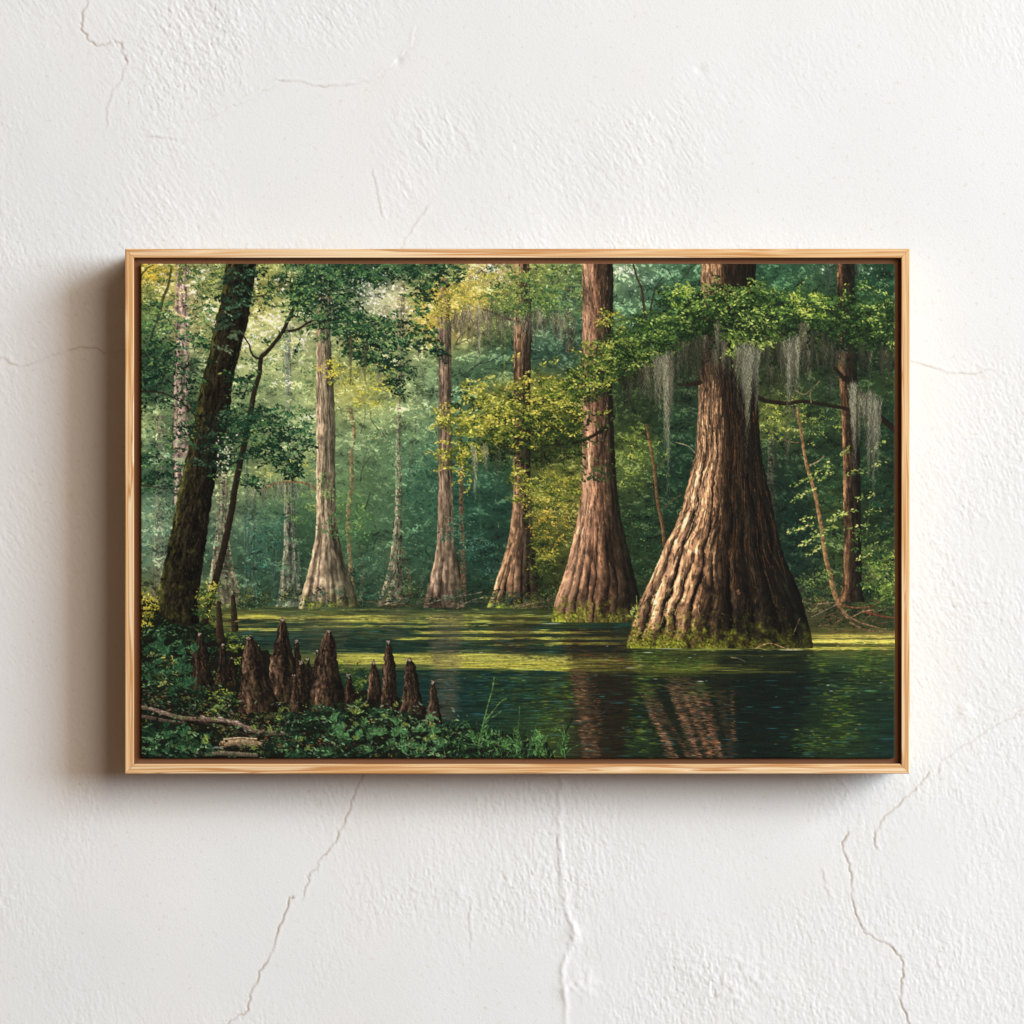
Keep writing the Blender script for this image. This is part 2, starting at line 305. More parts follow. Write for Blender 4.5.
# soft bluish-green shrubs of the hazy middle ground
TEAL = [C(28, 60, 48), C(46, 84, 66), C(74, 110, 84), C(112, 138, 102)]
HAZY = [C(62, 98, 74), C(92, 126, 88), C(128, 150, 98), C(166, 176, 110)]
for (poly, n, pal) in [([(330, 500), (350, 490), (372, 500), (378, 540), (345, 545)], 260, [C(44, 84, 52), C(74, 116, 64), C(112, 144, 72), C(150, 168, 84)]),
                       ([(352, 560), (380, 552), (392, 575), (380, 600), (356, 598)], 260, TEAL), ([(440, 520), (470, 515), (486, 540), (470, 560), (440, 548)], 260, TEAL),
                       ([(470, 545), (495, 540), (500, 580), (475, 590)], 200, [C(22, 54, 48), C(36, 76, 66), C(58, 100, 86), C(84, 124, 104)]), ([(405, 460), (440, 450), (440, 500), (408, 510)], 230, TEAL),
                       ([(245, 520), (284, 515), (284, 570), (250, 570)], 260, [C(28, 70, 62), C(48, 96, 82), C(70, 118, 100), C(96, 138, 112)]), ([(360, 400), (396, 385), (440, 420), (430, 450), (370, 455)], 330, HAZY),
                       ([(272, 430), (316, 420), (316, 470), (280, 480)], 260, HAZY), ([(285, 495), (316, 485), (316, 520), (290, 525)], 160, [C(54, 92, 60), C(88, 120, 66), C(128, 150, 80), C(160, 172, 90)]),
                       ([(141, 505), (170, 500), (166, 545), (141, 560)], 240, [C(66, 108, 92), C(92, 130, 104), C(124, 150, 110), C(160, 170, 110)]), ([(141, 410), (172, 410), (172, 455), (141, 455)], 220, HAZY),
                       ([(265, 455), (310, 450), (316, 475), (280, 486), (262, 480)], 200, [C(104, 124, 66), C(140, 150, 76), C(176, 172, 88), C(200, 190, 110)]),
                       ([(240, 330), (262, 320), (316, 340), (316, 400), (262, 400), (255, 360)], 500, [C(64, 98, 68), C(98, 130, 84), C(140, 162, 102), C(196, 194, 120)])]:
    leaves(poly, n, pal, L=(.9, 2.0), asp=.45, a=.75, seed=int(rng.integers(99)))
leaves([(340, 330), (372, 340), (396, 370), (400, 410), (352, 408), (334, 380)], 420, [C(110, 128, 62), C(158, 158, 64), C(196, 184, 70), C(220, 204, 90)], L=(.9, 1.9), a=.9, seed=3)

# hanging moss of the middle distance
MG = C(150, 156, 132)
for (a_, b_, c_, d_, n, al) in [(251, 256, 488, 525, 16, .5), (258, 264, 486, 524, 18, .6), (264, 272, 485, 505, 16, .6), (272, 284, 482, 510, 24, .5), (374, 382, 367, 398, 18, .6), (415, 421, 340, 368, 16, .6)]:
    moss_hang(a_, b_, c_, d_, MG, n, al)
stroke([(262, 490), (276, 483), (294, 481.5), (308, 484), (316, 489)], 1.5, 2.4, C(150, 112, 76), .95, C(88, 70, 50))

# ---- middle trunks
trunk([(288, 317, 331), (330, 316.5, 330), (380, 316, 333), (420, 316, 335), (470, 316, 335), (510, 316, 336), (533, 315.5, 338), (553, 312, 342), (572, 308, 348), (590, 302.5, 354.5), (604, 299, 358), (613, 296.5, 360)],
      [(0, C(206, 178, 136)), (.14, C(190, 164, 128)), (.4, C(138, 122, 96)), (.7, C(100, 92, 70)), (1, C(74, 72, 54))], 21, nu=6, ridge=.35, groove=.3, streak=.34, vs=9, moss=(588, 613, C(104, 116, 44), .85), light=.9, crack=.28, lobes=[.2, .3, .52, .62, .85], lamp=[(288, .1), (500, .12), (570, .35), (613, .5)], shade=[(288, 1), (590, 1), (613, .72)])
leaves([(318, 478), (336, 470), (340, 490), (332, 500), (316, 498)], 70, [C(60, 96, 56), C(96, 130, 70), C(140, 160, 84)], L=(.9, 1.8), a=.85)
leaves([(316, 522), (338, 514), (342, 532), (328, 542)], 70, [C(52, 88, 54), C(84, 122, 66), C(120, 148, 76)], L=(.9, 1.8), a=.85)
leaves([(318, 365), (336, 350), (340, 372), (322, 388)], 110, [C(140, 146, 60), C(186, 176, 66), C(212, 196, 80)], L=(.9, 1.9), a=.95)
trunk([(278, 439, 448), (300, 437.5, 450), (326, 437, 451), (363, 438.3, 451.3), (420, 438.5, 451.7), (471, 438.3, 452.2), (512, 437.8, 453.2), (543, 436.5, 454.7), (560, 434.3, 458), (576, 430.5, 460.8), (590, 427, 463), (608, 423.5, 467)],
      [(0, C(146, 120, 96)), (.18, C(140, 116, 92)), (.55, C(110, 92, 72)), (1, C(72, 66, 50))], 22, nu=5, ridge=.3, groove=.3, streak=.36, vs=9, crack=.3, lobes=[.2, .42, .6, .8], lamp=[(278, .1), (540, .12), (580, .35), (608, .5)], shade=[(278, 1), (580, 1), (608, .7)])
leaves([(438, 524), (452, 516), (466, 528), (452, 545), (438, 540)], 110, TEAL, L=(.9, 1.9), a=.8)
trunk([(262, 515.5, 529), (300, 514.5, 530), (330, 514, 531), (377, 513.5, 530), (459, 513.5, 530), (492, 513.5, 530.5), (525, 510.5, 532), (545, 507, 533.5), (560, 502.5, 535), (576, 497.5, 536.5), (590, 493.3, 538), (602, 489, 540), (611, 485.5, 542)],
      [(0, C(168, 128, 90)), (.15, C(158, 120, 84)), (.4, C(112, 84, 60)), (.65, C(72, 58, 42)), (1, C(44, 42, 28))], 23, nu=5, ridge=.35, groove=.3, streak=.36, vs=9, moss=(588, 611, C(120, 130, 46), .9), crack=.4, lobes=[.14, .3, .42, .62, .8], lamp=[(262, .1), (540, .3), (580, .8), (611, 1)], shade=[(262, 1), (330, 1), (380, .7), (450, .6), (500, .9), (580, 1), (611, .75)])

# roots and drift on the far shore
for p, w, c in [([(424, 606), (440, 600), (462, 596), (482, 592)], 1.2, C(150, 140, 112)), ([(440, 607), (462, 603), (488, 601)], 1.4, C(120, 112, 88)), ([(456, 609), (470, 601), (490, 596)], 1, C(160, 150, 120)),
                ([(448, 608), (456, 598), (470, 590)], 1, C(110, 100, 76)), ([(505, 611), (530, 604), (556, 600)], 2.6, C(150, 128, 100)), ([(515, 612), (538, 607), (556, 606)], 2.2, C(120, 100, 76)), ([(378, 606), (396, 603), (410, 607)], 1.2, C(136, 120, 92))]:
    stroke(p, w, w * .6, c, .95, c * .45)

# undergrowth, shrubs and drift along the far bank
for k in range(60):
    x = rng.uniform(236, 640); y = rng.uniform(592, 606) + max(0, (x - 540) * .04); w_ = rng.uniform(5, 14)
    leaves([(x - w_, y + 5), (x - w_ * .6, y - rng.uniform(3, 14)), (x + w_ * .5, y - rng.uniform(3, 12)), (x + w_, y + 5)], 26, [[C(14, 30, 22), C(30, 54, 38), C(58, 86, 54), C(108, 126, 72)], [C(18, 38, 32), C(36, 66, 54), C(66, 100, 78), C(108, 136, 104)], [C(26, 32, 20), C(50, 58, 32), C(92, 98, 48), C(140, 142, 72)]][k % 3], L=(.8, 1.8), seed=k, jit=3, a=.8)
for k in range(44):
    x = rng.uniform(360, 640); y = rng.uniform(598, 610) + max(0, (x - 540) * .06); ln = rng.uniform(6, 26); sg_ = 1 if rng.random() < .5 else -1
    stroke([(x, y), (x + sg_ * ln * .5, y - rng.uniform(0, 4)), (x + sg_ * ln, y - rng.uniform(-2, 7))], rng.uniform(.7, 1.8), .5, C(150, 132, 104) * rng.uniform(.35, 1.05), .85, C(38, 32, 24))
# gold and green foliage hung before them
GOLD = [C(112, 112, 48), C(160, 146, 58), C(198, 174, 72), C(222, 198, 104)]
OLIV = [C(44, 74, 44), C(80, 108, 54), C(122, 138, 66), C(164, 166, 86)]
MIDG = [C(30, 66, 52), C(56, 96, 66), C(90, 124, 80), C(134, 156, 100)]
leaves([(414, 300), (440, 284), (462, 284), (486, 296), (478, 312), (455, 322), (436, 330), (418, 322)], 620, GOLD, L=(.9, 2.0), seed=4, a=.95)
leaves([(452, 290), (470, 268), (500, 272), (515, 292), (490, 308), (465, 312)], 420, [C(120, 124, 62), C(156, 146, 66), C(196, 174, 78), C(224, 206, 130)], L=(.9, 1.8), seed=6)
leaves([(480, 296), (515, 268), (545, 264), (584, 266), (584, 312), (560, 318), (516, 322), (492, 316)], 900, OLIV, L=(.9, 2.1), seed=5)
leaves([(528, 285), (584, 280), (584, 330), (552, 322), (530, 320)], 380, MIDG, L=(.9, 2.0), seed=8)
leaves([(484, 270), (510, 264), (545, 266), (560, 290), (545, 312), (515, 318), (494, 306)], 700, OLIV, L=(.9, 2.1), seed=155, bias=-.05)
leaves([(500, 296), (530, 290), (560, 300), (552, 322), (515, 322), (500, 314)], 380, [C(28, 54, 38), C(52, 82, 48), C(88, 112, 58), C(132, 146, 76)], L=(.9, 2.1), seed=156)
leaves([(424, 284), (452, 276), (470, 290), (462, 322), (440, 326), (424, 312)], 420, [C(70, 88, 42), C(122, 124, 54), C(176, 160, 70), C(218, 198, 104)], L=(.9, 2.0), seed=157)
for (a_, b_, c_, d_, n) in [(500, 507, 316, 344, 16), (508, 514, 318, 336, 12), (520, 527, 320, 350, 18), (538, 544, 318, 346, 14), (550, 556, 320, 338, 12), (486, 492, 312, 352, 18), (462, 468, 312, 340, 14)]:
    moss_hang(a_, b_, c_, d_, C(170, 162, 134), n, .6)
stroke([(520, 322), (505, 318), (492, 312), (478, 308)], 2.2, 1, C(74, 64, 44), .9)
stroke([(455, 345), (460, 336), (470, 328), (480, 318)], 1.2, .7, C(58, 62, 44), .9)
stroke([(468, 372), (478, 364), (492, 360), (505, 352)], 1.6, .8, C(44, 56, 46), .9)
stroke([(456, 345), (470, 338), (474, 332)], 1.3, .6, C(60, 60, 46), .8)
for (a_, b_, c_, d_, n, al) in [(467, 474, 308, 332, 18, .6), (474, 482, 308, 372, 34, .6), (483, 491, 312, 348, 20, .6), (455, 462, 316, 338, 14, .55), (444, 450, 322, 345, 12, .5), (529, 538, 314, 358, 26, .55), (545, 556, 316, 340, 16, .35), (560, 566, 318, 352, 14, .35)]:
    moss_hang(a_, b_, c_, d_, C(164, 156, 128), n, al)
for k in range(46):
    x = rng.uniform(440, 575); y = np.interp(x, [440, 470, 500, 540, 575], [326, 314, 318, 318, 318]) + rng.normal(0, 4); w_ = rng.uniform(2.5, 5)
    moss_hang(x - w_, x + w_, y, y + rng.uniform(12, 48), C(176, 168, 138) * rng.uniform(.55, 1.0), 13, .55)
for k in range(22):
    x = rng.uniform(246, 312); y = rng.uniform(482, 492); moss_hang(x - 2.5, x + 2.5, y, y + rng.uniform(12, 36), C(150, 162, 138) * rng.uniform(.75, 1.05), 9, .45)
for k in range(18):
    x = rng.uniform(340, 440); y = rng.uniform(338, 380); moss_hang(x - 2.5, x + 2.5, y, y + rng.uniform(12, 34), C(150, 150, 116) * rng.uniform(.6, 1.0), 9, .4)
leaves([(640, 420), (665, 440), (672, 470), (648, 480), (632, 450)], 200, [C(40, 70, 40), C(80, 104, 48), C(130, 146, 66), C(176, 180, 92)], L=(.8, 1.7), seed=9)
leaves([(618, 440), (640, 420), (642, 500), (620, 490)], 260, [C(50, 76, 40), C(88, 108, 46), C(132, 144, 60), C(178, 176, 84)], L=(.8, 1.8), seed=10)
leaves([(620, 510), (650, 500), (660, 600), (640, 625), (626, 560)], 380, [C(18, 44, 30), C(34, 66, 42), C(58, 92, 52), C(110, 134, 74)], L=(.8, 1.8), seed=11, bias=-.1)
leaves([(520, 470), (545, 460), (581, 478), (578, 500), (562, 545), (552, 575), (528, 570), (534, 530), (522, 500)], 1300, [C(30, 46, 22), C(66, 80, 34), C(112, 116, 46), C(170, 154, 62)], L=(.9, 2.0), seed=12)
leaves([(524, 520), (556, 500), (572, 520), (556, 560), (536, 560)], 260, [C(60, 74, 28), C(116, 112, 40), C(186, 140, 54), C(214, 180, 84)], L=(.7, 1.6), seed=13)
leaves([(528, 560), (556, 570), (552, 604), (530, 604)], 200, [C(22, 40, 22), C(44, 60, 28), C(86, 100, 40)], L=(.8, 1.7), seed=14)
stroke([(646, 425), (650, 445), (654, 470), (657, 500), (662, 525), (664, 545)], 2.4, 3.6, C(134, 96, 62), .95, C(60, 48, 32))
stroke([(664, 508), (672, 500), (682, 494)], 1.2, .7, C(92, 70, 46), .9)
stroke([(654, 470), (662, 462), (668, 455)], 1, .6, C(92, 70, 46), .9)
stroke([(676, 442), (688, 446), (696, 454)], .9, .8, C(130, 124, 96), .9)
# ---- water
wy = AY[:, None] + 0 * AX[None, :]; wx = XX
WAT = """606:150 60,80,44;230 70,92,60;300 66,86,50;380 50,76,56;480 44,66,44;560 36,56,34;640 28,46,28;830 70,74,40;890 60,70,44
616:150 90,100,48;230 128,132,56;300 124,130,58;380 108,118,56;480 104,114,54;540 84,96,44;590 40,56,30;650 44,50,26;820 60,64,38;890 64,72,42
624:230 118,124,58;300 84,104,66;380 78,100,62;440 84,100,56;500 92,104,50;560 66,84,42;620 44,60,32;820 70,78,40;890 56,70,40
636:230 60,80,50;300 60,86,64;380 74,92,54;440 76,92,50;520 84,94,46;580 62,70,36;640 50,60,28;820 120,118,50;870 142,138,62;894 130,128,58
643:240 40,66,54;300 46,78,68;380 44,74,60;440 58,76,48;520 66,80,42;580 66,66,34;640 70,78,32;700 44,54,28;760 30,40,24;820 84,90,40;870 108,112,48
652:300 70,84,44;360 98,108,48;440 100,106,48;520 62,76,42;560 40,56,36;610 60,56,34;650 74,84,32;700 62,70,30;760 36,46,26;810 56,66,30;870 74,86,36
661:300 80,90,42;350 122,124,54;420 128,128,56;500 122,124,54;560 116,120,48;620 104,112,44;680 90,98,40;740 64,74,34;800 40,56,30;860 50,74,36;890 40,60,34
670:300 50,66,36;360 74,88,44;440 82,92,44;520 104,110,48;580 84,92,42;640 76,90,36;700 60,74,32;760 50,62,30;800 22,40,28;860 44,68,34;890 34,58,36
682:340 28,56,42;400 20,56,52;440 22,58,52;500 24,56,44;560 34,60,36;600 36,38,26;640 30,56,30;700 34,44,24;760 12,28,24;800 12,30,26;840 30,56,34;880 40,64,36
700:360 24,50,38;420 20,54,50;470 22,56,48;520 28,62,44;560 44,70,36;590 48,42,30;630 18,36,26;660 34,48,26;700 48,44,28;750 14,32,28;790 10,28,26;830 36,62,34;870 34,60,34;894 18,46,38
722:420 24,50,36;470 22,54,46;520 34,66,40;560 54,80,36;590 58,46,32;620 16,32,26;650 28,52,28;690 44,42,26;740 16,32,26;790 8,28,26;825 40,66,32;865 30,58,36;894 14,44,38
742:470 24,52,38;520 36,64,32;560 52,78,34;590 62,48,34;620 14,32,26;650 38,64,28;690 40,44,28;740 18,32,26;790 10,30,28;820 46,70,28;850 38,62,30;894 16,48,42
760:500 26,50,32;560 46,70,34;590 60,46,32;620 14,34,28;650 30,58,32;690 36,44,28;740 18,34,28;790 10,32,30;830 26,52,32;894 18,54,48"""
pts = []
for row in WAT.split('\n'):
    yy, rest = row.split(':')
    for it in rest.split(';'):
        xx, cc = it.split(' '); pts.append((float(xx), float(yy) * 1.0) + tuple(float(v) / 255 for v in cc.split(',')))
pts = np.array(pts, np.float32)
lm = pts[:, 2:] @ np.array([.3, .59, .11], np.float32)
pts[:, 2:] = pts[:, 2:] * .88 + lm[:, None] * .12 * np.array([1.04, 1.0, .9], np.float32)
pts[:, 2:] *= np.where(pts[:, 1] < 652, .78, np.where(pts[:, 1] > 674, .88, 1.0))[:, None]
def wfield(X, Y):
    num = 0; den = 0
    for x, y, r, g, b in pts:
        sy = 4.2 if y < 676 else 10.0
        w = np.exp(-((X - x) ** 2 / (2 * 26. ** 2) + (Y - y) ** 2 / (2 * sy * sy))) + 1e-9
        num = num + w[..., None] * np.array([r, g, b], np.float32); den = den + w
    return num / den[..., None]
G = wfield(gx[None, :] + 0 * gy[:, None], gy[:, None] + 0 * gx[None, :]).astype(np.float32)
shore = 607 + 2.0 * nz(AX / 20, AX * 0, 7) - .0 * AX
shore = shore + np.interp(AX, [141, 560, 640, 800, 830, 895], [0, 3, 18, 26, 20, 23])[None, :][0]
wm = np.clip((wy - shore[None, :]) * 1.2 + .5, 0, 1)[:, :, None]
jit = 1.6 * nz(XX / 30, YY / 1.2, 3)
Wc = base(XX, np.clip(YY + jit, Y0, Y1))
Wc = Wc * (1 + .20 * nz(XX / 22, YY / 1.1, 60) + .16 * nz(XX / 9, YY / .8, 61))[:, :, None]
IMG[:] = IMG * (1 - wm) + Wc * wm

def hstreaks(n, box, colf, L=(3, 12), Wd=(.3, .6), a=(.4, .9), poly=None):
    for k in range(n):
        x = rng.uniform(box[0], box[1]); y = rng.uniform(box[2], box[3])
        if poly is not None and not inside(poly, np.array([x]), np.array([y]))[0]: continue
        dab(x, y, rng.uniform(*L), rng.uniform(*Wd), rng.normal(0, .02), colf(x, y), rng.uniform(*a))
bw = lambda x, y: base(np.array([x]), np.array([y]))[0]
hstreaks(2600, (230, 895, 612, 680), lambda x, y: np.clip(bw(x, y) * math.exp(rng.normal(-.02, .22)), 0, 1), L=(4, 16), Wd=(.3, .7))
hstreaks(900, (300, 895, 672, 760), lambda x, y: np.clip(bw(x, y) * math.exp(rng.normal(0, .3)), 0, 1), L=(3, 12), Wd=(.35, .8))
# dark gaps and blue glints between the floating weed
hstreaks(560, (235, 640, 619, 651), lambda x, y: C(26, 52, 42) * rng.uniform(.6, 1.3), L=(6, 24), Wd=(.4, 1.0), a=(.4, .9))
hstreaks(130, (235, 640, 626, 652), lambda x, y: C(58, 104, 104) * rng.uniform(.8, 1.3), L=(3, 10), Wd=(.3, .5), a=(.4, .8))
# weed bands (y, x0, x1, half height, n)
hstreaks(200, (300, 640, 644, 653), lambda x, y: C(22, 46, 40) * rng.uniform(.7, 1.3), L=(6, 22), Wd=(.4, .9), a=(.5, .9))
hstreaks(160, (620, 800, 650, 664), lambda x, y: C(18, 32, 22) * rng.uniform(.7, 1.4), L=(6, 20), Wd=(.4, .9), a=(.4, .85))
hstreaks(120, (330, 560, 670, 676), lambda x, y: C(16, 42, 36) * rng.uniform(.7, 1.4), L=(6, 20), Wd=(.4, .9), a=(.5, .9))
for (y, xa, xb, hh, n, c) in [(617, 236, 400, 1.6, 90, C(168, 164, 70)), (621, 280, 520, 1.3, 80, C(146, 148, 64)), (626, 300, 470, 1.2, 60, C(136, 138, 62)), (616, 400, 550, 1.2, 60, C(128, 132, 58)), (622, 420, 545, 1.2, 50, C(134, 138, 60)), (632, 420, 600, 1.3, 90, C(156, 150, 64)), (638, 400, 640, 1.2, 90, C(142, 140, 58)),
                              (629, 236, 300, 1.2, 40, C(140, 140, 62)), (643, 540, 626, 1.2, 40, C(150, 144, 58)), (656, 340, 520, 2.4, 210, C(140, 138, 60)), (661, 330, 640, 2.6, 300, C(150, 146, 62)), (666, 430, 730, 1.8, 200, C(146, 142, 56)), (669, 520, 760, 1.6, 120, C(136, 134, 52)), (672, 650, 800, 1.0, 50, C(120, 122, 48)),
                              (636, 812, 895, 1.6, 80, C(150, 140, 66)), (641, 810, 895, 1.8, 120, C(186, 178, 82)), (648, 806, 895, 1.2, 60, C(160, 156, 66)), (649, 690, 800, 1.0, 30, C(110, 112, 54)), (655, 700, 790, 1.0, 24, C(96, 104, 40))]:
    hstreaks(n, (xa, xb, y - hh, y + hh), lambda x, y: c * math.exp(rng.normal(.08, .25)), L=(4, 18), Wd=(.22, .5), a=(.4, .95))
    hstreaks(n // 4, (xa, xb, y - hh, y + hh), lambda x, y: C(206, 196, 112) * rng.uniform(.8, 1.1), L=(1, 5), Wd=(.2, .35), a=(.4, .8))
def weed(y, xa, xb, hh, amt, c, seed):
    n_ = fbm(XX / 34, YY / 1.5, seed, 4) + .5 * nz(XX / 5, YY / .7, seed + 7)
    m = np.clip((n_ + .12 + amt - np.abs(YY - y) / hh * .55) * 3.2, 0, 1) * np.clip((XX - xa) / 30, 0, 1) * np.clip((xb - XX) / 30, 0, 1) * (np.abs(YY - y) < hh * 1.7) * wm[:, :, 0]
    cc = c * (1 + .35 * nz(XX / 2.2, YY / .55, seed + 3) + .18 * nz(XX / 16, YY / 1.0, seed + 5))[:, :, None]
    IMG[:] = IMG + (m * .85)[:, :, None] * (cc - IMG)
for k, a_ in enumerate([(615, 236, 560, 1.6, -.1, C(122, 124, 58)), (619, 236, 480, 1.5, .12, C(160, 154, 72)), (625, 330, 560, 1.6, 0, C(132, 134, 62)), (631, 400, 630, 1.5, .12, C(148, 144, 62)), (638, 390, 640, 1.6, 0, C(140, 138, 58)), (645, 470, 640, 1.2, -.1, C(118, 118, 50)), (659, 330, 660, 4.2, .22, C(134, 132, 64)), (665, 430, 770, 2.2, .15, C(146, 142, 58)), (670, 520, 800, 1.6, -.1, C(122, 126, 50)), (637, 808, 897, 2.4, .12, C(150, 140, 70)), (642, 806, 897, 2.2, .3, C(184, 174, 86)), (649, 800, 897, 1.4, 0, C(140, 138, 62)), (652, 680, 800, 1.2, -.15, C(96, 100, 46)), (610, 240, 520, 1.2, -.2, C(104, 112, 60))]):
    weed(*a_, 600 + 11 * k)
# reflections of the trunks
smear([(636, 650), (812, 650), (806, 690), (790, 765), (660, 765), (648, 700)], C(17, 26, 18), .6, 500)
smear([(566, 628), (640, 628), (634, 690), (626, 765), (580, 765), (572, 690)], C(34, 27, 18), .62, 504)
smear([(570, 668), (588, 668), (602, 765), (584, 765)], C(112, 82, 60), .4, 508, 2)
smear([(488, 615), (540, 615), (530, 655), (500, 655)], C(52, 44, 28), .45, 512); smear([(428, 612), (464, 612), (456, 720), (438, 720)], C(92, 84, 66), .5, 516); smear([(302, 616), (356, 616), (346, 650), (312, 650)], C(72, 72, 50), .5, 520); smear([(280, 612), (304, 612), (300, 640), (284, 640)], C(60, 70, 54), .4, 570); smear([(380, 610), (406, 610), (400, 640), (386, 640)], C(84, 80, 58), .4, 574)
for k, (p_, a_) in enumerate([([(640, 684), (654, 684), (679, 765), (671, 765)], .35), ([(666, 676), (678, 676), (702, 765), (693, 765)], .45), ([(680, 676), (692, 676), (714, 765), (706, 765)], .4), ([(694, 680), (704, 680), (725, 765), (719, 765)], .35)]):
    smear(p_, C(138, 100, 72), a_, 530 + 4 * k, 1.2)
smear([(630, 648), (730, 648), (706, 674), (640, 680)], C(84, 92, 34), .45, 560)
smear([(716, 690), (726, 690), (738, 765), (730, 765)], C(104, 74, 50), .35, 564, 1.2)
BRN = C(134, 92, 62)
hstreaks(430, (570, 606, 672, 760), lambda x, y: C(146, 108, 78) * rng.uniform(.3, 1.12), L=(1.5, 5), Wd=(.35, .7), a=(.4, .9), poly=[(569, 672), (584, 672), (600, 758), (582, 758), (575, 700)])
hstreaks(420, (584, 630, 670, 760), lambda x, y: C(34, 26, 18) * rng.uniform(.6, 1.4), L=(2, 7), Wd=(.4, .9), a=(.4, .9), poly=[(586, 672), (632, 672), (622, 758), (600, 758), (590, 700)])
hstreaks(160, (590, 602, 672, 740), lambda x, y: C(112, 80, 56) * rng.uniform(.5, 1.2), L=(1, 3), Wd=(.3, .5), a=(.4, .9), poly=[(590, 672), (596, 672), (604, 740), (597, 740)])
for (xa, ya, xb, yb, w, c, n) in [(642, 692, 674, 758, 5, C(170, 126, 94), 130), (650, 690, 690, 758, 3.5, C(120, 84, 60), 70), (668, 684, 700, 758, 4.5, C(176, 128, 94), 120), (680, 684, 712, 758, 5, C(168, 118, 84), 120), (693, 690, 722, 758, 4, C(170, 124, 92), 100), (706, 690, 716, 756, 3.5, C(140, 92, 60), 70), (732, 690, 733, 742, 3, C(140, 100, 66), 46)]:
    for k in range(int(n * 2.6)):
        t = rng.random(); sl = (xb - xa) / (yb - ya); dab(xa + (xb - xa) * t + rng.normal(0, w * .40), ya + (yb - ya) * t, rng.uniform(1.2, 4.2), rng.uniform(.3, .6), rng.normal(.12, .1), c * rng.uniform(.3, 1.12), rng.uniform(.35, .9) * (.35 + .65 * t ** .5))
hstreaks(480, (640, 740, 676, 758), lambda x, y: C(20, 20, 15) * rng.uniform(.6, 1.6), L=(1.5, 5), Wd=(.35, .7), a=(.4, .85))
hstreaks(200, (735, 806, 672, 760), lambda x, y: C(8, 24, 20) * rng.uniform(.7, 1.5), L=(4, 12), Wd=(.5, 1.1), a=(.4, .8))
hstreaks(60, (560, 632, 640, 664), lambda x, y: C(84, 48, 28) * rng.uniform(.4, 1.3), L=(1.5, 5), Wd=(.4, .7), a=(.4, .9))
hstreaks(40, (430, 470, 625, 700), lambda x, y: C(128, 104, 86) * rng.uniform(.5, 1.2), L=(1, 4), Wd=(.3, .5), a=(.3, .7))
hstreaks(80, (438, 456, 664, 720), lambda x, y: C(104, 96, 80) * rng.uniform(.6, 1.2), L=(1, 5), Wd=(.3, .5), a=(.3, .7))
hstreaks(40, (494, 520, 630, 652), lambda x, y: C(110, 78, 52) * rng.uniform(.5, 1.2), L=(1, 4), Wd=(.3, .5), a=(.3, .8))
hstreaks(40, (300, 358, 628, 652), lambda x, y: C(52, 60, 44) * rng.uniform(.5, 1.2), L=(2, 5), Wd=(.4, .6), a=(.3, .7))
# lime and green reflections
LIME = [C(92, 116, 38), C(72, 108, 42), C(128, 142, 52), C(50, 92, 48)]
for (cx, cy, rx, ry, n) in [(838, 700, 20, 22, 110), (812, 742, 22, 14, 90), (866, 664, 16, 22, 110), (890, 676, 8, 22, 40), (845, 730, 22, 18, 80), (640, 735, 16, 22, 100), (644, 690, 14, 16, 70), (550, 725, 22, 30, 150), (560, 692, 22, 14, 70), (650, 655, 24, 12, 110), (690, 664, 20, 8, 60), (700, 690, 12, 8, 30), (505, 690, 30, 22, 60), (820, 664, 10, 12, 50)]:
    for k in range(n * 2):
        dab(cx + rng.normal(0, rx * .5), cy + rng.normal(0, ry * .55), rng.uniform(1.5, 6), rng.uniform(.3, .65), rng.normal(0, .04), LIME[int(rng.integers(4))] * rng.uniform(.4, 1.1), rng.uniform(.3, .8))
# cool ripples
hstreaks(330, (430, 895, 674, 760), lambda x, y: C(44, 108, 116) * rng.uniform(.55, 1.2), L=(2.5, 9), Wd=(.25, .45), a=(.35, .85))
hstreaks(110, (400, 560, 668, 722), lambda x, y: C(52, 116, 118) * rng.uniform(.55, 1.2), L=(2.5, 8), Wd=(.25, .45), a=(.35, .85))
hstreaks(150, (430, 895, 674, 760), lambda x, y: C(8, 26, 24) * rng.uniform(.6, 1.4), L=(4, 12), Wd=(.35, .7), a=(.4, .8))
hstreaks(26, (600, 890, 640, 700), lambda x, y: C(190, 204, 190) * rng.uniform(.7, 1), L=(.8, 3), Wd=(.25, .4), a=(.5, .9))
for (x, y, L_) in [(481, 652, 3), (552, 623, 12), (655, 646, 8), (630, 667.5, 6), (668, 648, 18), (905, 663, 2), (790, 649.5, 14), (700, 681, 4), (648, 652, 6)]:
    dab(x, y, L_, .5, 0, C(176, 190, 172), .75)
hstreaks(60, (250, 560, 608, 616), lambda x, y: C(60, 84, 62) * rng.uniform(.6, 1.3), L=(3, 12), Wd=(.3, .6), a=(.4, .8))

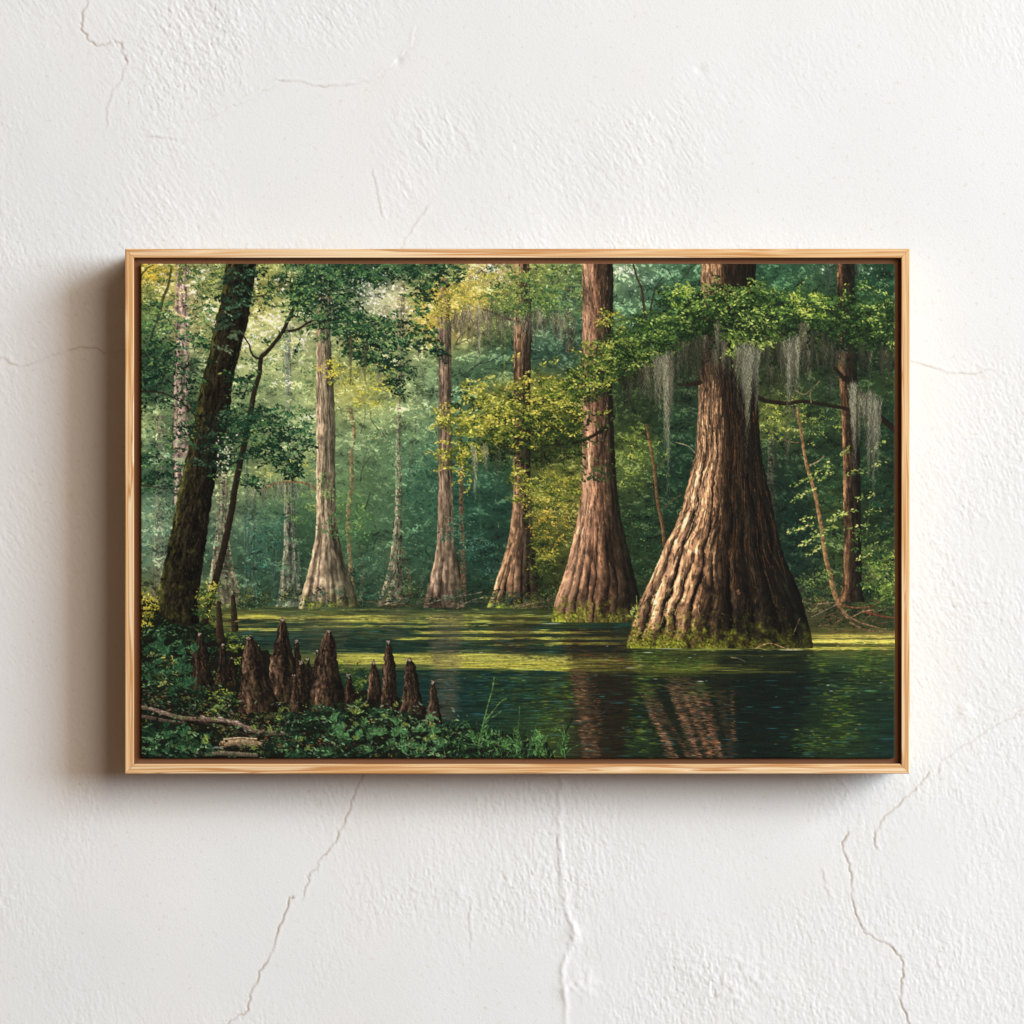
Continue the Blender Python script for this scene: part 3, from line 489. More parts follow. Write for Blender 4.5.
# ---- tangled roots on the right shore
leaves([(812, 606), (895, 600), (895, 626), (815, 626)], 300, [C(12, 24, 16), C(30, 46, 28), C(56, 70, 38)], L=(.8, 1.8), seed=15)
leaves([(806, 585), (895, 575), (895, 612), (808, 612)], 420, [C(12, 26, 18), C(28, 48, 28), C(58, 80, 38), C(112, 128, 62)], L=(.9, 1.9), seed=151)
for k in range(26):
    x = rng.uniform(810, 895); y = rng.uniform(600, 626); th = rng.normal(0, .5); ln = rng.uniform(6, 22)
    stroke([(x, y), (x + ln * .5, y + math.sin(th) * ln * .4 - 1), (x + ln, y + math.sin(th) * ln * .8)], rng.uniform(.7, 1.6), .5, C(146, 110, 80) * rng.uniform(.45, 1.1), .9, C(40, 30, 22))
for p, w, c in [([(838, 600), (842, 608), (848, 616), (860, 622), (880, 628)], 2.2, C(166, 126, 92)), ([(843, 606), (856, 608), (872, 606), (886, 598)], 2.0, C(150, 98, 66)), ([(838, 604), (826, 610), (812, 617)], 1.6, C(150, 136, 106)), ([(840, 608), (848, 618), (862, 612), (874, 610)], 1.5, C(176, 140, 106)),
                ([(866, 612), (880, 616), (895, 618)], 2.6, C(140, 78, 54)), ([(818, 604), (830, 603), (840, 602)], 1.4, C(160, 140, 108)), ([(850, 622), (868, 630), (895, 632)], 1.8, C(140, 112, 84)), ([(846, 602), (858, 598), (868, 590)], 1.2, C(120, 92, 60)), ([(822, 618), (836, 612), (846, 604)], 1.2, C(120, 92, 64))]:
    stroke(p, w, w * .55, c, .95, c * .42)
hstreaks(40, (826, 895, 628, 634), lambda x, y: C(120, 84, 54) * rng.uniform(.5, 1.1), L=(1.5, 5), Wd=(.3, .6), a=(.4, .8))

# ---- dark forest of the right, behind the big trunk
DKG = [C(8, 26, 20), C(18, 46, 34), C(30, 66, 46), C(52, 92, 58)]
YG = [C(34, 60, 32), C(72, 98, 46), C(116, 134, 58), C(166, 172, 84)]
leaves([(764, 420), (895, 400), (895, 600), (800, 604), (780, 520)], 1300, DKG, L=(.9, 2.2), seed=16, bias=-.12)
leaves([(756, 405), (800, 400), (808, 430), (770, 440)], 330, [C(50, 74, 36), C(98, 116, 50), C(146, 152, 66), C(196, 188, 92)], L=(.9, 1.9), seed=17)
leaves([(800, 405), (842, 405), (842, 440), (810, 445)], 170, YG, L=(.9, 1.8), seed=18, bias=-.1)
trunk([(262, 836.5, 854.5), (300, 837.5, 855), (330, 838.5, 856), (380, 839, 857.5), (430, 842, 859), (470, 843, 860), (520, 843.5, 861), (560, 843.5, 861.5), (590, 841.5, 862), (602, 838, 865)],
      [(0, C(120, 86, 56)), (.2, C(100, 70, 44)), (.4, C(52, 38, 25)), (1, C(16, 20, 14))], 31, nu=4, ridge=.5, groove=.45, streak=.4, vs=10, flecks=.4)
stroke([(797, 408), (800, 426), (803, 445), (807, 467), (814.6, 492), (818, 510), (821, 525), (825, 554), (830, 575), (834, 592), (840, 606)], 2.4, 5.2, C(168, 130, 88), .95, C(84, 62, 40))
stroke([(810, 465), (818, 461), (824, 456)], 1.8, .8, C(140, 120, 86), .9)
stroke([(784, 440), (794, 442), (803, 442)], 1.0, .8, C(130, 96, 62), .8)
leaves([(850, 540), (895, 520), (895, 600), (866, 606)], 420, [C(16, 40, 26), C(44, 76, 36), C(88, 116, 52), C(140, 156, 76)], L=(1, 2.1), seed=19)
leaves([(872, 566), (895, 552), (895, 598), (880, 600)], 200, [C(60, 90, 40), C(108, 132, 56), C(156, 166, 80)], L=(1, 2.0), seed=20)
leaves([(796, 572), (826, 566), (832, 600), (806, 606)], 240, [C(18, 44, 32), C(50, 80, 42), C(96, 116, 56), C(140, 150, 80)], L=(.9, 1.9), seed=21)
def spray(x, y, L_, ang, n, pal, s=(1, 2.1)):
    for k in range(n):
        t = rng.random(); px = x + math.cos(ang) * L_ * t + rng.normal(0, 1.4); py = y + math.sin(ang) * L_ * t + rng.normal(0, 1.6)
        q = rng.uniform(*s); dab(px, py, q, q * .45, ang + rng.normal(0, .5), pal[int(rng.integers(len(pal)))] * rng.uniform(.75, 1.15), .95)
LY = [C(104, 128, 56), C(150, 160, 80), C(180, 182, 108), C(70, 100, 50)]
for a_ in [(790, 500, 26, -.45, 34), (792, 486, 30, -.5, 30), (808, 480, 22, -.35, 22), (815, 470, 20, -.3, 24), (816, 482, 18, -.5, 20), (788, 532, 30, -.25, 36), (800, 545, 28, -.45, 44), (804, 556, 24, -.5, 36), (812, 535, 26, -.35, 36), (826, 520, 22, -.3, 34), (836, 514, 20, -.2, 30), (838, 455, 16, -.5, 20), (846, 475, 20, -.3, 20), (856, 500, 22, -.35, 20), (845, 530, 24, -.2, 24), (862, 515, 22, -.3, 20), (855, 560, 20, -.4, 24), (800, 520, 18, -.5, 16), (868, 470, 20, -.5, 16), (870, 450, 18, -.6, 20)]:
    spray(*a_, LY)

# ---- the two great trunks
trunk([(262, 582, 612.5), (300, 582, 613), (351, 582, 612.5), (394, 582, 612), (441, 582, 614), (471, 581.5, 615.5), (502, 579.5, 618.5), (533, 574, 624), (564, 566.5, 631.5), (588, 559, 637), (604, 554, 639.5), (622, 550.5, 641)],
      [(0, C(178, 134, 100)), (.16, C(180, 136, 102)), (.34, C(146, 105, 77)), (.5, C(108, 77, 55)), (.68, C(76, 56, 39)), (.86, C(48, 40, 27)), (1, C(24, 28, 18))], 41, nu=7, ridge=.35, groove=.3, streak=.3, vs=15, moss=(592, 622, C(116, 120, 42), .85), edge=.9, crack=.42,
      lobes=[.15, .24, .38, .47, .64, .74, .88], lamp=[(262, .1), (480, .2), (540, .6), (622, .95)], shade=[(262, .95), (330, .95), (352, .8), (372, .55), (395, .8), (420, .95), (500, 1.05), (540, 1.0), (590, .9), (622, .75)], sat=.9)
for k in range(420):    # pale dry bark catching light
    y = rng.uniform(266, 540); x = 584 - .0012 * max(0, y - 470) ** 2 + rng.random() ** 1.6 * 24
    dab(x, y, rng.uniform(1.2, 4), rng.uniform(.25, .5), 1.57 + rng.normal(0, .06), C(206, 172, 140) * rng.uniform(.7, 1.05), rng.uniform(.2, .6))
for k in range(300):
    y = rng.uniform(266, 610); x = np.interp(y, [262, 470, 533, 610], [583, 583, 575, 554]) + rng.random() * np.interp(y, [262, 470, 533, 610], [29, 31, 47, 84])
    dab(x, y, rng.uniform(1.2, 4), rng.uniform(.25, .5), 1.57 + rng.normal(0, .06) + (588 - x) * .004 * (y > 520), C(40, 28, 20) * rng.uniform(.5, 1.2), rng.uniform(.3, .7))
for k in range(40):
    dab(602 + rng.normal(0, 1.4), 290 + rng.normal(0, 9), rng.uniform(2, 5), .8, 1.5, C(46, 38, 30), .6)
for k in range(60): dab(600 + rng.normal(0, 5), rng.uniform(352, 384), rng.uniform(1, 2.5), .7, rng.uniform(0, 3), C(34, 38, 22), .5)
T7 = [(262, 701, 756), (300, 700.5, 755), (340, 699, 756), (383, 698.4, 757.5), (410, 698, 758), (451, 695, 761), (471, 690.5, 764.5), (502, 683, 771.5), (523, 676, 775.5), (543, 665.6, 780), (564, 657, 787), (588, 646, 798), (606, 638, 803.5), (622, 632.5, 808), (640, 627, 812), (648, 626.5, 812.5)]
trunk(T7, [(0, C(150, 112, 78)), (.10, C(168, 127, 90)), (.22, C(158, 119, 83)), (.32, C(138, 101, 69)), (.39, C(102, 74, 49)), (.45, C(54, 40, 27)), (.6, C(40, 31, 20)), (.8, C(28, 23, 15)), (1, C(12, 14, 9))], 46, nu=16, ridge=.3, groove=.3, streak=.5, vs=12, moss=(604, 646, C(108, 112, 36), .8), edge=1.3, crack=.6,
      lobes=[.07, .18, .25, .345, .42, .56, .66, .80, .9], lamp=[(262, .15), (400, .25), (450, .5), (510, 1.0), (640, 1.25)], shade=[(262, .95), (300, .8), (330, .36), (372, .42), (400, .78), (440, .95), (480, 1.1), (560, 1.14), (604, 1.02), (645, .66)], sat=.88)
def t7(y, u):
    yy = [r[0] for r in T7]; return np.interp(y, yy, [r[1] for r in T7]) * (1 - u) + np.interp(y, yy, [r[2] for r in T7]) * u
for k in range(2000):   # torn bark: warm flakes and black splits following the flare
    u = rng.random(); y = rng.uniform(264, 640); x = t7(y, u); x2 = t7(min(y + 8, 646), u); an = math.atan2(8, x2 - x) + rng.normal(0, .1)
    dk = rng.random() < (.26 + .25 * u)
    if dk: c = C(24, 17, 11) * rng.uniform(.6, 1.4)
    else: c = (C(196, 150, 108) if u < .36 else C(138, 90, 50) if u < .75 else C(92, 64, 36)) * rng.uniform(.55, 1.02) * np.interp(y, [264, 300, 335, 375, 430, 600, 640], [.85, .8, .4, .5, .9, .95, .6])
    dab(x, y, rng.uniform(1.4, 4.6), rng.uniform(.25, .5), an, c, rng.uniform(.25, .65) * (1 if dk or u < .4 else .8) * (1 if y < 500 else .7))
for k in range(330):   # long hairline splits and ridges running down the flutes
    u = rng.random(); y = rng.uniform(380, 610); ln = rng.uniform(10, 34); u2 = u + rng.normal(0, .012)
    P_ = [(t7(y + ln * q, u + (u2 - u) * q) + rng.normal(0, .35), y + ln * q) for q in (0, .33, .66, 1)]
    lit_ = u < .44 and rng.random() < .5
    stroke(P_, rng.uniform(.6, 1.3), .4, (C(216, 176, 134) if lit_ else C(20, 15, 10)) * rng.uniform(.75, 1.1), rng.uniform(.4, .8), seed=k)
    if u > .44 and k % 2: stroke([(p_[0] + 1, p_[1]) for p_ in P_], .9, .4, C(120, 80, 46) * rng.uniform(.5, 1.0), .55, seed=k)
for (ya, yb, u0, w) in [(548, 590, .565, 2.6)]:
    for k in range(70):
        y = rng.uniform(ya, yb); dab(t7(y, u0) + rng.normal(0, w * .5), y, rng.uniform(1.5, 4), .5, 1.45, C(140, 100, 66) * rng.uniform(.5, 1.05), .4)
for k in range(14): dab(738 + rng.normal(0, 1), 593 + rng.normal(0, 1.8), 1, .6, 1.5, C(150, 104, 76) * rng.uniform(.7, 1.1), .6)
for k in range(800):   # moss and small growth about its foot
    u = rng.random() ** 1.5; y = 646 - abs(rng.normal(0, 22)); x = t7(y, u * .95); s = rng.uniform(.6, 1.5)
    dab(x, y, s, s * .7, rng.uniform(0, 3), [C(150, 148, 52), C(104, 112, 38), C(70, 84, 32), C(40, 52, 26), C(120, 60, 34)][int(rng.integers(5))] * rng.uniform(.6, 1.1) * (1.1 - .8 * u), .7)
for k in range(160):
    u = rng.random() ** 1.3; y = 621 - abs(rng.normal(0, 12)); x = 551 + 85 * u + (621 - y) * .2 * (1 - 2 * u); s = rng.uniform(.6, 1.4)
    dab(x, y, s, s * .7, rng.uniform(0, 3), [C(150, 150, 56), C(104, 112, 40), C(64, 78, 30)][k % 3] * rng.uniform(.6, 1.1) * (1.1 - .8 * u), .7)
# plants at the foot of the great trunk
for (x, y, n) in [(636, 612, 12), (632, 618, 8)]:
    for k in range(n):
        an = rng.uniform(-3.4, .3); dab(x + math.cos(an) * 4, y + math.sin(an) * 5, rng.uniform(2, 4), .6, an, C(150, 160, 84) * rng.uniform(.7, 1.15), .9)
stroke([(636, 626), (637, 612), (636, 596)], .9, .6, C(130, 146, 70), .9)
stroke([(755, 648), (764, 644), (772, 643), (786, 648), (800, 649)], 1.1, .7, C(150, 120, 90), .95)
stroke([(731, 657), (738, 658), (745, 661)], .9, .7, C(130, 108, 84), .9)
stroke([(793, 634), (797, 624), (800, 618)], .9, .6, C(110, 92, 66), .8)

# ---- the gold green spray in the middle
DKB = C(30, 24, 16)
stroke([(712, 326), (698, 336), (684, 343), (664, 357), (643, 368), (622, 378), (606, 384)], 5.5, 2.2, C(44, 34, 22), .97, C(20, 17, 12))
stroke([(613, 416), (608, 424), (602, 429), (590, 436.7), (571, 443), (540, 444), (510, 446), (488, 452), (470, 462)], 4.2, 1.3, C(44, 34, 24), .97, C(18, 15, 10))
stroke([(607, 424), (606, 432), (604, 440)], 3, 1, C(34, 26, 18), .95)
stroke([(545, 444), (525, 430), (505, 424)], 1.5, .7, DKB, .9)
SHD = [C(11, 22, 12), C(22, 38, 19), C(38, 58, 27), C(62, 80, 35)]
GG = [C(26, 44, 20), C(66, 82, 32), C(118, 120, 44), C(180, 164, 64)]
GY = [C(50, 66, 28), C(104, 112, 42), C(160, 154, 58), C(218, 204, 106)]
leaves([(478, 440), (520, 415), (582, 405), (590, 440), (580, 462), (540, 464), (500, 462)], 1100, SHD, L=(1, 2.4), seed=30)
leaves([(446, 448), (470, 418), (500, 405), (524, 395), (560, 380), (584, 372), (584, 430), (560, 444), (520, 452), (480, 456)], 1500, GG, L=(1, 2.3), seed=31)
leaves([(480, 452), (500, 440), (520, 446), (500, 458)], 120, SHD, L=(1, 2), seed=33)
leaves([(434, 452), (446, 450), (462, 448), (470, 442), (488, 444), (480, 456), (462, 464), (440, 462)], 230, GY, L=(1.1, 2.3), seed=32, gap=-.9)
leaves([(434, 410), (450, 405), (470, 412), (470, 430), (452, 432), (440, 424)], 240, GY, L=(1.1, 2.3), seed=34, gap=-.6)
leaves([(456, 420), (490, 396), (512, 392), (512, 420), (490, 432), (470, 436)], 560, GY, L=(1.1, 2.4), seed=35, bias=.02)
leaves([(456, 384), (476, 378), (490, 392), (500, 398), (488, 408), (466, 400)], 260, GY, L=(1, 2.2), seed=36, gap=-.6)
leaves([(500, 388), (530, 374), (570, 378), (584, 392), (580, 412), (540, 414), (508, 420)], 900, [C(34, 50, 22), C(82, 94, 36), C(134, 132, 50), C(196, 178, 82)], L=(1, 2.3), seed=37)
leaves([(540, 380), (585, 366), (614, 376), (600, 394), (570, 400), (548, 398)], 420, [C(30, 58, 26), C(64, 94, 38), C(112, 126, 50), C(166, 164, 72)], L=(1, 2.2), seed=38)
leaves([(445, 455), (462, 450), (486, 452), (470, 474), (455, 480), (450, 466)], 150, GY, L=(1, 2.1), seed=39, gap=-.5)
leaves([(512, 455), (530, 460), (530, 500), (514, 505), (506, 488)], 170, GY, L=(1, 2), seed=40, bias=-.1)
leaves([(526, 480), (545, 470), (580, 474), (578, 496), (540, 512), (524, 520)], 420, [C(44, 66, 30), C(92, 106, 42), C(140, 140, 54), C(190, 178, 84)], L=(1, 2), seed=41)
for k in range(60):
    spray(rng.uniform(446, 600), rng.uniform(386, 446), rng.uniform(8, 18), rng.uniform(-.6, .3), 12, [C(20, 36, 18), C(36, 58, 26), C(60, 82, 34)], (1.0, 2.2))
for k in range(70):
    xs_ = rng.uniform(434, 606); spray(xs_, np.interp(xs_, [434, 470, 520, 606], [430, 412, 396, 378]) + rng.normal(0, 17), rng.uniform(8, 17), rng.uniform(-.7, .2), 12, [C(96, 112, 42), C(150, 150, 58), C(206, 194, 96), C(124, 134, 50)], (1.0, 2.1))
for (x_, y_, th_) in [(446, 402, 2.6), (444, 424, 3.0), (440, 452, 3.3), (446, 466, 2.7), (470, 392, 2.4), (452, 440, 3.1), (462, 474, 2.2), (486, 384, 2.3), (470, 478, 1.8)]:
    spray(x_, y_, 15, th_, 16, [C(176, 164, 64), C(212, 196, 92), C(130, 134, 50)], (1.0, 2.0))
for k in range(10):
    spray(rng.uniform(590, 610), rng.uniform(385, 480), 8, rng.uniform(-.8, .5), 5, [C(52, 76, 36), C(84, 104, 44)])
leaves([(582, 462), (600, 462), (608, 475), (596, 484), (582, 478)], 90, [C(22, 40, 24), C(40, 66, 36), C(64, 92, 48)], L=(1, 2.2), seed=42)
leaves([(583, 384), (600, 388), (594, 400), (583, 398)], 40, SHD[:3], L=(1, 2), seed=43)
moss_hang(471, 478, 450, 518, C(172, 172, 132), 30, .65); moss_hang(480, 490, 448, 490, C(168, 170, 128), 34, .6); moss_hang(494, 501, 452, 514, C(112, 120, 90), 20, .5)
moss_hang(537, 545, 445, 482, C(48, 52, 30), 26, .6); moss_hang(562, 568, 445, 480, C(62, 64, 36), 18, .55); moss_hang(520, 528, 448, 476, C(70, 76, 44), 16, .5); moss_hang(505, 516, 450, 470, C(60, 72, 44), 18, .5)

# ---- green canopy crossing the big trunk, moss below it
CAN = [C(9, 24, 14), C(22, 44, 22), C(46, 74, 33), C(92, 118, 52)]
CANL = [C(18, 38, 20), C(42, 70, 32), C(76, 104, 46), C(138, 156, 80)]
for (a_, b_, c_, d_, n, col, al) in [(640, 656, 368, 410, 40, C(56, 58, 40), .5), (616, 636, 376, 450, 40, C(40, 42, 28), .55), (690, 716, 330, 385, 50, C(58, 60, 44), .55), (712, 726, 322, 392, 60, C(84, 80, 60), .55), (744, 770, 345, 400, 40, C(50, 52, 38), .5), (766, 775, 360, 412, 36, C(110, 104, 84), .5),
                                     (802, 812, 318, 382, 60, C(104, 98, 74), .55), (820, 835, 330, 395, 50, C(46, 56, 44), .5), (856, 895, 345, 385, 80, C(34, 46, 32), .5), (828, 836, 380, 410, 20, C(84, 92, 78), .5)]:
    moss_hang(a_, b_, c_, d_, col, n, al)
leaves([(700, 322), (760, 330), (895, 340), (895, 372), (840, 376), (770, 366), (730, 360), (690, 366), (650, 384), (640, 376)], 700, [C(8, 20, 12), C(14, 30, 18), C(26, 46, 26), C(44, 66, 34)], L=(1, 2.3), seed=49, bias=-.15, a=.8)
for k in range(130):
    xx_ = rng.uniform(640, 892); yy_ = np.interp(xx_, [640, 664, 700, 724, 780, 850, 892], [370, 358, 336, 352, 340, 346, 350]) + rng.uniform(-8, 6)
    moss_hang(xx_ - 4, xx_ + 4, yy_, yy_ + rng.uniform(16, 66), [C(70, 72, 52), C(104, 102, 80), C(46, 54, 36), C(132, 130, 104)][k % 4], 15, .55)
stroke([(756, 396), (764, 400), (776, 402), (788, 403), (800, 401), (812, 402), (830, 405), (845, 408), (862, 414), (880, 424)], 4.5, 3.0, C(44, 34, 22), .97, C(16, 14, 10))
stroke([(833, 366), (842, 376), (853, 387), (862, 396), (870, 405), (880, 416), (895, 430)], 3.6, 6.0, C(40, 32, 20), .97, C(14, 13, 10))
stroke([(700, 382), (690, 384), (678, 384)], 5, 2.2, C(36, 28, 18), .95)
stroke([(795, 390), (804, 394), (812, 388), (820, 380)], 1.2, .8, C(120, 104, 72), .85); stroke([(811, 402), (810, 394), (812, 388)], 1, .8, C(130, 112, 80), .85)
stroke([(633, 264), (636, 276), (641, 288), (643, 302), (645, 318)], 1.6, 3, C(52, 44, 30), .95); stroke([(664, 276), (656, 286), (653, 296), (650, 310)], 1.2, 2.2, C(46, 46, 30), .9); stroke([(692, 266), (684, 276), (676, 284), (668, 270)], 1.2, .9, C(44, 48, 34), .85)
stroke([(647, 345), (660, 330), (690, 312), (740, 300), (790, 306), (840, 312), (880, 318)], 2.2, 1.4, C(30, 30, 18), .9)
leaves([(604, 352), (640, 326), (664, 316), (700, 306), (716, 312), (706, 330), (680, 345), (650, 362), (615, 376)], 1500, CAN, L=(1, 2.5), seed=50)
leaves([(606, 336), (630, 318), (660, 300), (700, 306), (690, 326), (640, 346), (610, 362)], 800, CANL, L=(1, 2.3), seed=51, bias=-.14)
leaves([(598, 310), (625, 316), (622, 332), (606, 336), (598, 326)], 140, GY, L=(1, 2.0), seed=52, bias=-.1, gap=-.6)
leaves([(585, 345), (612, 334), (640, 345), (620, 372), (585, 372)], 560, [C(28, 48, 22), C(70, 92, 36), C(122, 132, 54), C(184, 176, 86)], L=(1, 2.3), seed=53)
leaves([(660, 290), (690, 284), (704, 296), (760, 296), (800, 300), (840, 306), (895, 308), (895, 346), (850, 350), (800, 340), (760, 336), (700, 334), (670, 318)], 3200, CAN, L=(1, 2.5), seed=54, bias=-.06)
leaves([(690, 306), (712, 296), (740, 288), (760, 286), (800, 296), (810, 312), (770, 322), (730, 320), (700, 322)], 900, CANL, L=(1, 2.4), seed=55, bias=-.1)
leaves([(660, 286), (688, 284), (700, 300), (676, 308)], 120, [C(80, 112, 44), C(124, 146, 56), C(180, 188, 92)], L=(1, 2.2), seed=56, gap=-.5)
leaves([(730, 328), (744, 314), (766, 316), (784, 332), (776, 346), (750, 352), (726, 354), (722, 344)], 620, [C(22, 40, 18), C(66, 92, 40), C(116, 134, 60), C(174, 184, 104)], L=(1.1, 2.5), seed=57)
leaves([(790, 292), (822, 290), (836, 304), (820, 318), (792, 314)], 330, [C(38, 70, 28), C(84, 114, 44), C(136, 152, 60), C(186, 188, 88)], L=(1, 2.3), seed=58)
leaves([(838, 296), (895, 300), (895, 330), (850, 330), (836, 316)], 520, CANL, L=(1, 2.3), seed=59, bias=-.16)
leaves([(850, 320), (895, 318), (895, 348), (862, 350), (848, 338)], 460, CANL, L=(1, 2.3), seed=61, bias=-.2)
leaves([(700, 276), (716, 274), (724, 290), (716, 304), (704, 298)], 110, CANL, L=(1, 2.2), seed=62, gap=-.5)
leaves([(736, 296), (752, 276), (764, 272), (760, 290), (744, 302)], 110, CANL, L=(1, 2.2), seed=63, bias=.1, gap=-.5)
for a_ in [(732, 302, 28, -.7, 26), (796, 296, 20, -1.1, 20), (842, 300, 14, -1.2, 16), (715, 300, 16, -.9, 16), (664, 300, 16, -.5, 14), (668, 290, 20, .1, 16), (690, 300, 24, -.5, 18), (606, 318, 14, .9, 12), (604, 352, 20, -.9, 18), (760, 312, 26, .2, 30), (728, 338, 16, .9, 18), (765, 345, 10, .9, 10), (735, 355, 14, 1.6, 10), (860, 280, 30, .5, 16), (880, 290, 16, .4, 8)]:
    spray(*a_, [C(96, 128, 50), C(140, 160, 72), C(172, 184, 92), C(64, 98, 40)])
for k in range(60):
    dab(rng.uniform(860, 894), rng.uniform(268, 300), rng.uniform(.6, 1.4), .6, rng.uniform(0, 3), C(150, 158, 112) * rng.uniform(.5, 1.1), .7)
for (a_, b_, c_, d_, n, col, al) in [(655, 663, 358, 440, 60, C(128, 126, 98), .6), (661, 672, 358, 500, 110, C(140, 140, 112), .6), (667, 675, 360, 430, 50, C(120, 122, 100), .6), (642, 648, 368, 402, 22, C(104, 104, 80), .5),
                                     (734, 748, 350, 425, 110, C(116, 122, 104), .6), (738, 756, 350, 474, 150, C(132, 134, 108), .6), (750, 762, 352, 420, 60, C(100, 106, 90), .55), (712, 720, 325, 365, 30, C(96, 96, 76), .5),
                                     (784, 795, 345, 424, 80, C(126, 128, 108), .6), (789, 799, 340, 430, 60, C(118, 118, 98), .6), (796, 808, 325, 350, 30, C(110, 106, 84), .5),
                                     (848, 858, 388, 484, 110, C(138, 138, 116), .6), (858, 866, 395, 440, 30, C(110, 112, 98), .5), (862, 874, 396, 470, 80, C(136, 134, 112), .6), (866, 880, 400, 514, 100, C(130, 130, 110), .6), (790, 797, 408, 440, 24, C(90, 96, 84), .5), (782, 789, 438, 470, 22, C(120, 112, 92), .5), (824, 832, 264, 300, 20, C(90, 104, 90), .45), (854, 862, 264, 285, 24, C(134, 140, 124), .45)]:
    moss_hang(a_, b_, c_, d_, col, n, al, taper=.8)

leaves([(690, 292), (720, 284), (764, 288), (790, 300), (790, 330), (750, 338), (716, 334), (694, 326)], 700, CAN, L=(1, 2.4), seed=160, bias=.04)
leaves([(826, 290), (870, 288), (893, 300), (893, 340), (850, 344), (828, 330)], 500, CAN, L=(1, 2.4), seed=161, bias=.05)
leaves([(604, 350), (640, 336), (668, 330), (664, 350), (640, 366), (610, 380), (590, 378)], 420, CAN, L=(1, 2.3), seed=162, bias=.06)
for k in range(64):
    xs_ = rng.uniform(590, 893); spray(xs_, np.interp(xs_, [590, 610, 660, 700, 760, 800, 895], [362, 345, 318, 302, 300, 306, 316]) + rng.normal(0, 10), rng.uniform(8, 18), rng.uniform(-.5, .5) + (3.14 if rng.random() < .4 else 0), 14, [C(40, 68, 30), C(72, 102, 44), C(110, 136, 60), C(152, 168, 86)], (1.0, 2.3))
leaves([(560, 372), (600, 352), (650, 340), (664, 356), (630, 376), (604, 396), (572, 404)], 560, [C(20, 38, 18), C(46, 70, 28), C(90, 112, 46), C(150, 160, 80)], L=(1, 2.3), seed=170)
for k in range(50):
    xs_ = rng.uniform(600, 893); spray(xs_, np.interp(xs_, [600, 664, 700, 760, 800, 895], [368, 340, 326, 326, 326, 334]) + rng.normal(0, 8), rng.uniform(8, 18), rng.uniform(-.5, .5), 12, [C(10, 24, 13), C(20, 40, 20), C(34, 60, 28)], (1.0, 2.3))
for (x_, y_, l_, w_, c_) in [(657, 358, 62, 5, 0), (666, 358, 142, 5, 0), (671, 362, 60, 4, 1), (648, 368, 46, 4, 1), (640, 372, 40, 4, 2), (628, 380, 56, 5, 2), (686, 346, 44, 4, 2), (698, 340, 48, 4, 2), (716, 326, 60, 5, 1), (724, 344, 44, 4, 1), (738, 352, 78, 6, 1), (746, 350, 124, 6, 0), (755, 352, 84, 5, 0), (766, 350, 52, 4, 2), (776, 346, 46, 4, 2), (788, 344, 88, 5, 0), (796, 340, 76, 4, 0), (803, 326, 60, 4, 1), (812, 334, 46, 4, 2), (824, 336, 56, 4, 2), (832, 346, 60, 4, 2), (852, 388, 94, 4, 0), (858, 392, 70, 3, 1), (867, 398, 92, 5, 0), (874, 402, 108, 4, 0), (882, 350, 50, 4, 2), (890, 352, 60, 4, 2), (862, 350, 40, 4, 2)]:
    moss_hang(x_ - w_, x_ + w_, y_, y_ + l_, [C(150, 150, 124), C(118, 116, 92), C(72, 76, 56)][c_], 30, .6)
# ---- dark canopy at top left
LFD = [C(9, 26, 19), C(18, 46, 32), C(34, 70, 46), C(82, 116, 70)]
LFM = [C(24, 60, 44), C(44, 86, 56), C(78, 118, 68), C(126, 152, 84)]
stroke([(330, 324), (345, 322), (362, 330), (380, 336)], 1.4, .8, C(34, 34, 24), .9)
leaves([(141, 268), (175, 264), (180, 290), (168, 310), (141, 320)], 260, [C(40, 74, 44), C(86, 110, 54), C(136, 140, 60), C(196, 178, 84)], L=(.9, 2), seed=70)
leaves([(141, 264), (170, 264), (165, 278), (141, 280)], 160, [C(130, 126, 50), C(190, 164, 60), C(214, 190, 84)], L=(.9, 2), seed=71)
stroke([(141, 275), (147, 268), (153, 265)], 1.3, .8, C(58, 52, 30), .9); stroke([(158, 318), (162, 300), (168, 285), (171, 266)], 3.6, 2.0, C(64, 62, 36), .9); stroke([(150, 345), (153, 330), (158, 318)], 3, 2, C(40, 46, 30), .8)
leaves([(141, 305), (170, 300), (186, 320), (190, 350), (160, 350), (141, 345)], 420, LFM, L=(1, 2.2), seed=72)
leaves([(172, 264), (226, 264), (222, 296), (206, 306), (186, 290)], 330, [C(34, 66, 40), C(70, 100, 52), C(124, 140, 70), C(176, 180, 96)], L=(1, 2.1), seed=73)
leaves([(188, 300), (212, 296), (216, 330), (206, 356), (190, 350)], 260, LFM, L=(1, 2.1), seed=74)
leaves([(141, 345), (160, 340), (180, 355), (196, 362), (200, 385), (180, 392), (160, 386), (141, 392)], 620, LFD, L=(1.1, 2.5), seed=75)
leaves([(141, 395), (165, 390), (196, 395), (196, 412), (160, 410), (141, 415)], 220, LFD, L=(1, 2.2), seed=76)
leaves([(141, 452), (152, 448), (168, 460), (180, 462), (178, 480), (164, 492), (141, 490)], 430, LFD, L=(1.1, 2.5), seed=77)
leaves([(168, 425), (190, 418), (192, 436), (176, 440)], 80, LFD, L=(1, 2.2), seed=78)
stroke([(141, 391), (160, 392), (178, 400), (192, 412), (200, 424)], 2.0, 1.2, C(34, 34, 24), .92); stroke([(141, 485), (155, 487), (166, 489)], 1.4, .8, C(60, 46, 34), .9); stroke([(143, 352), (150, 360), (158, 366)], 1.4, .9, C(30, 34, 24), .9)

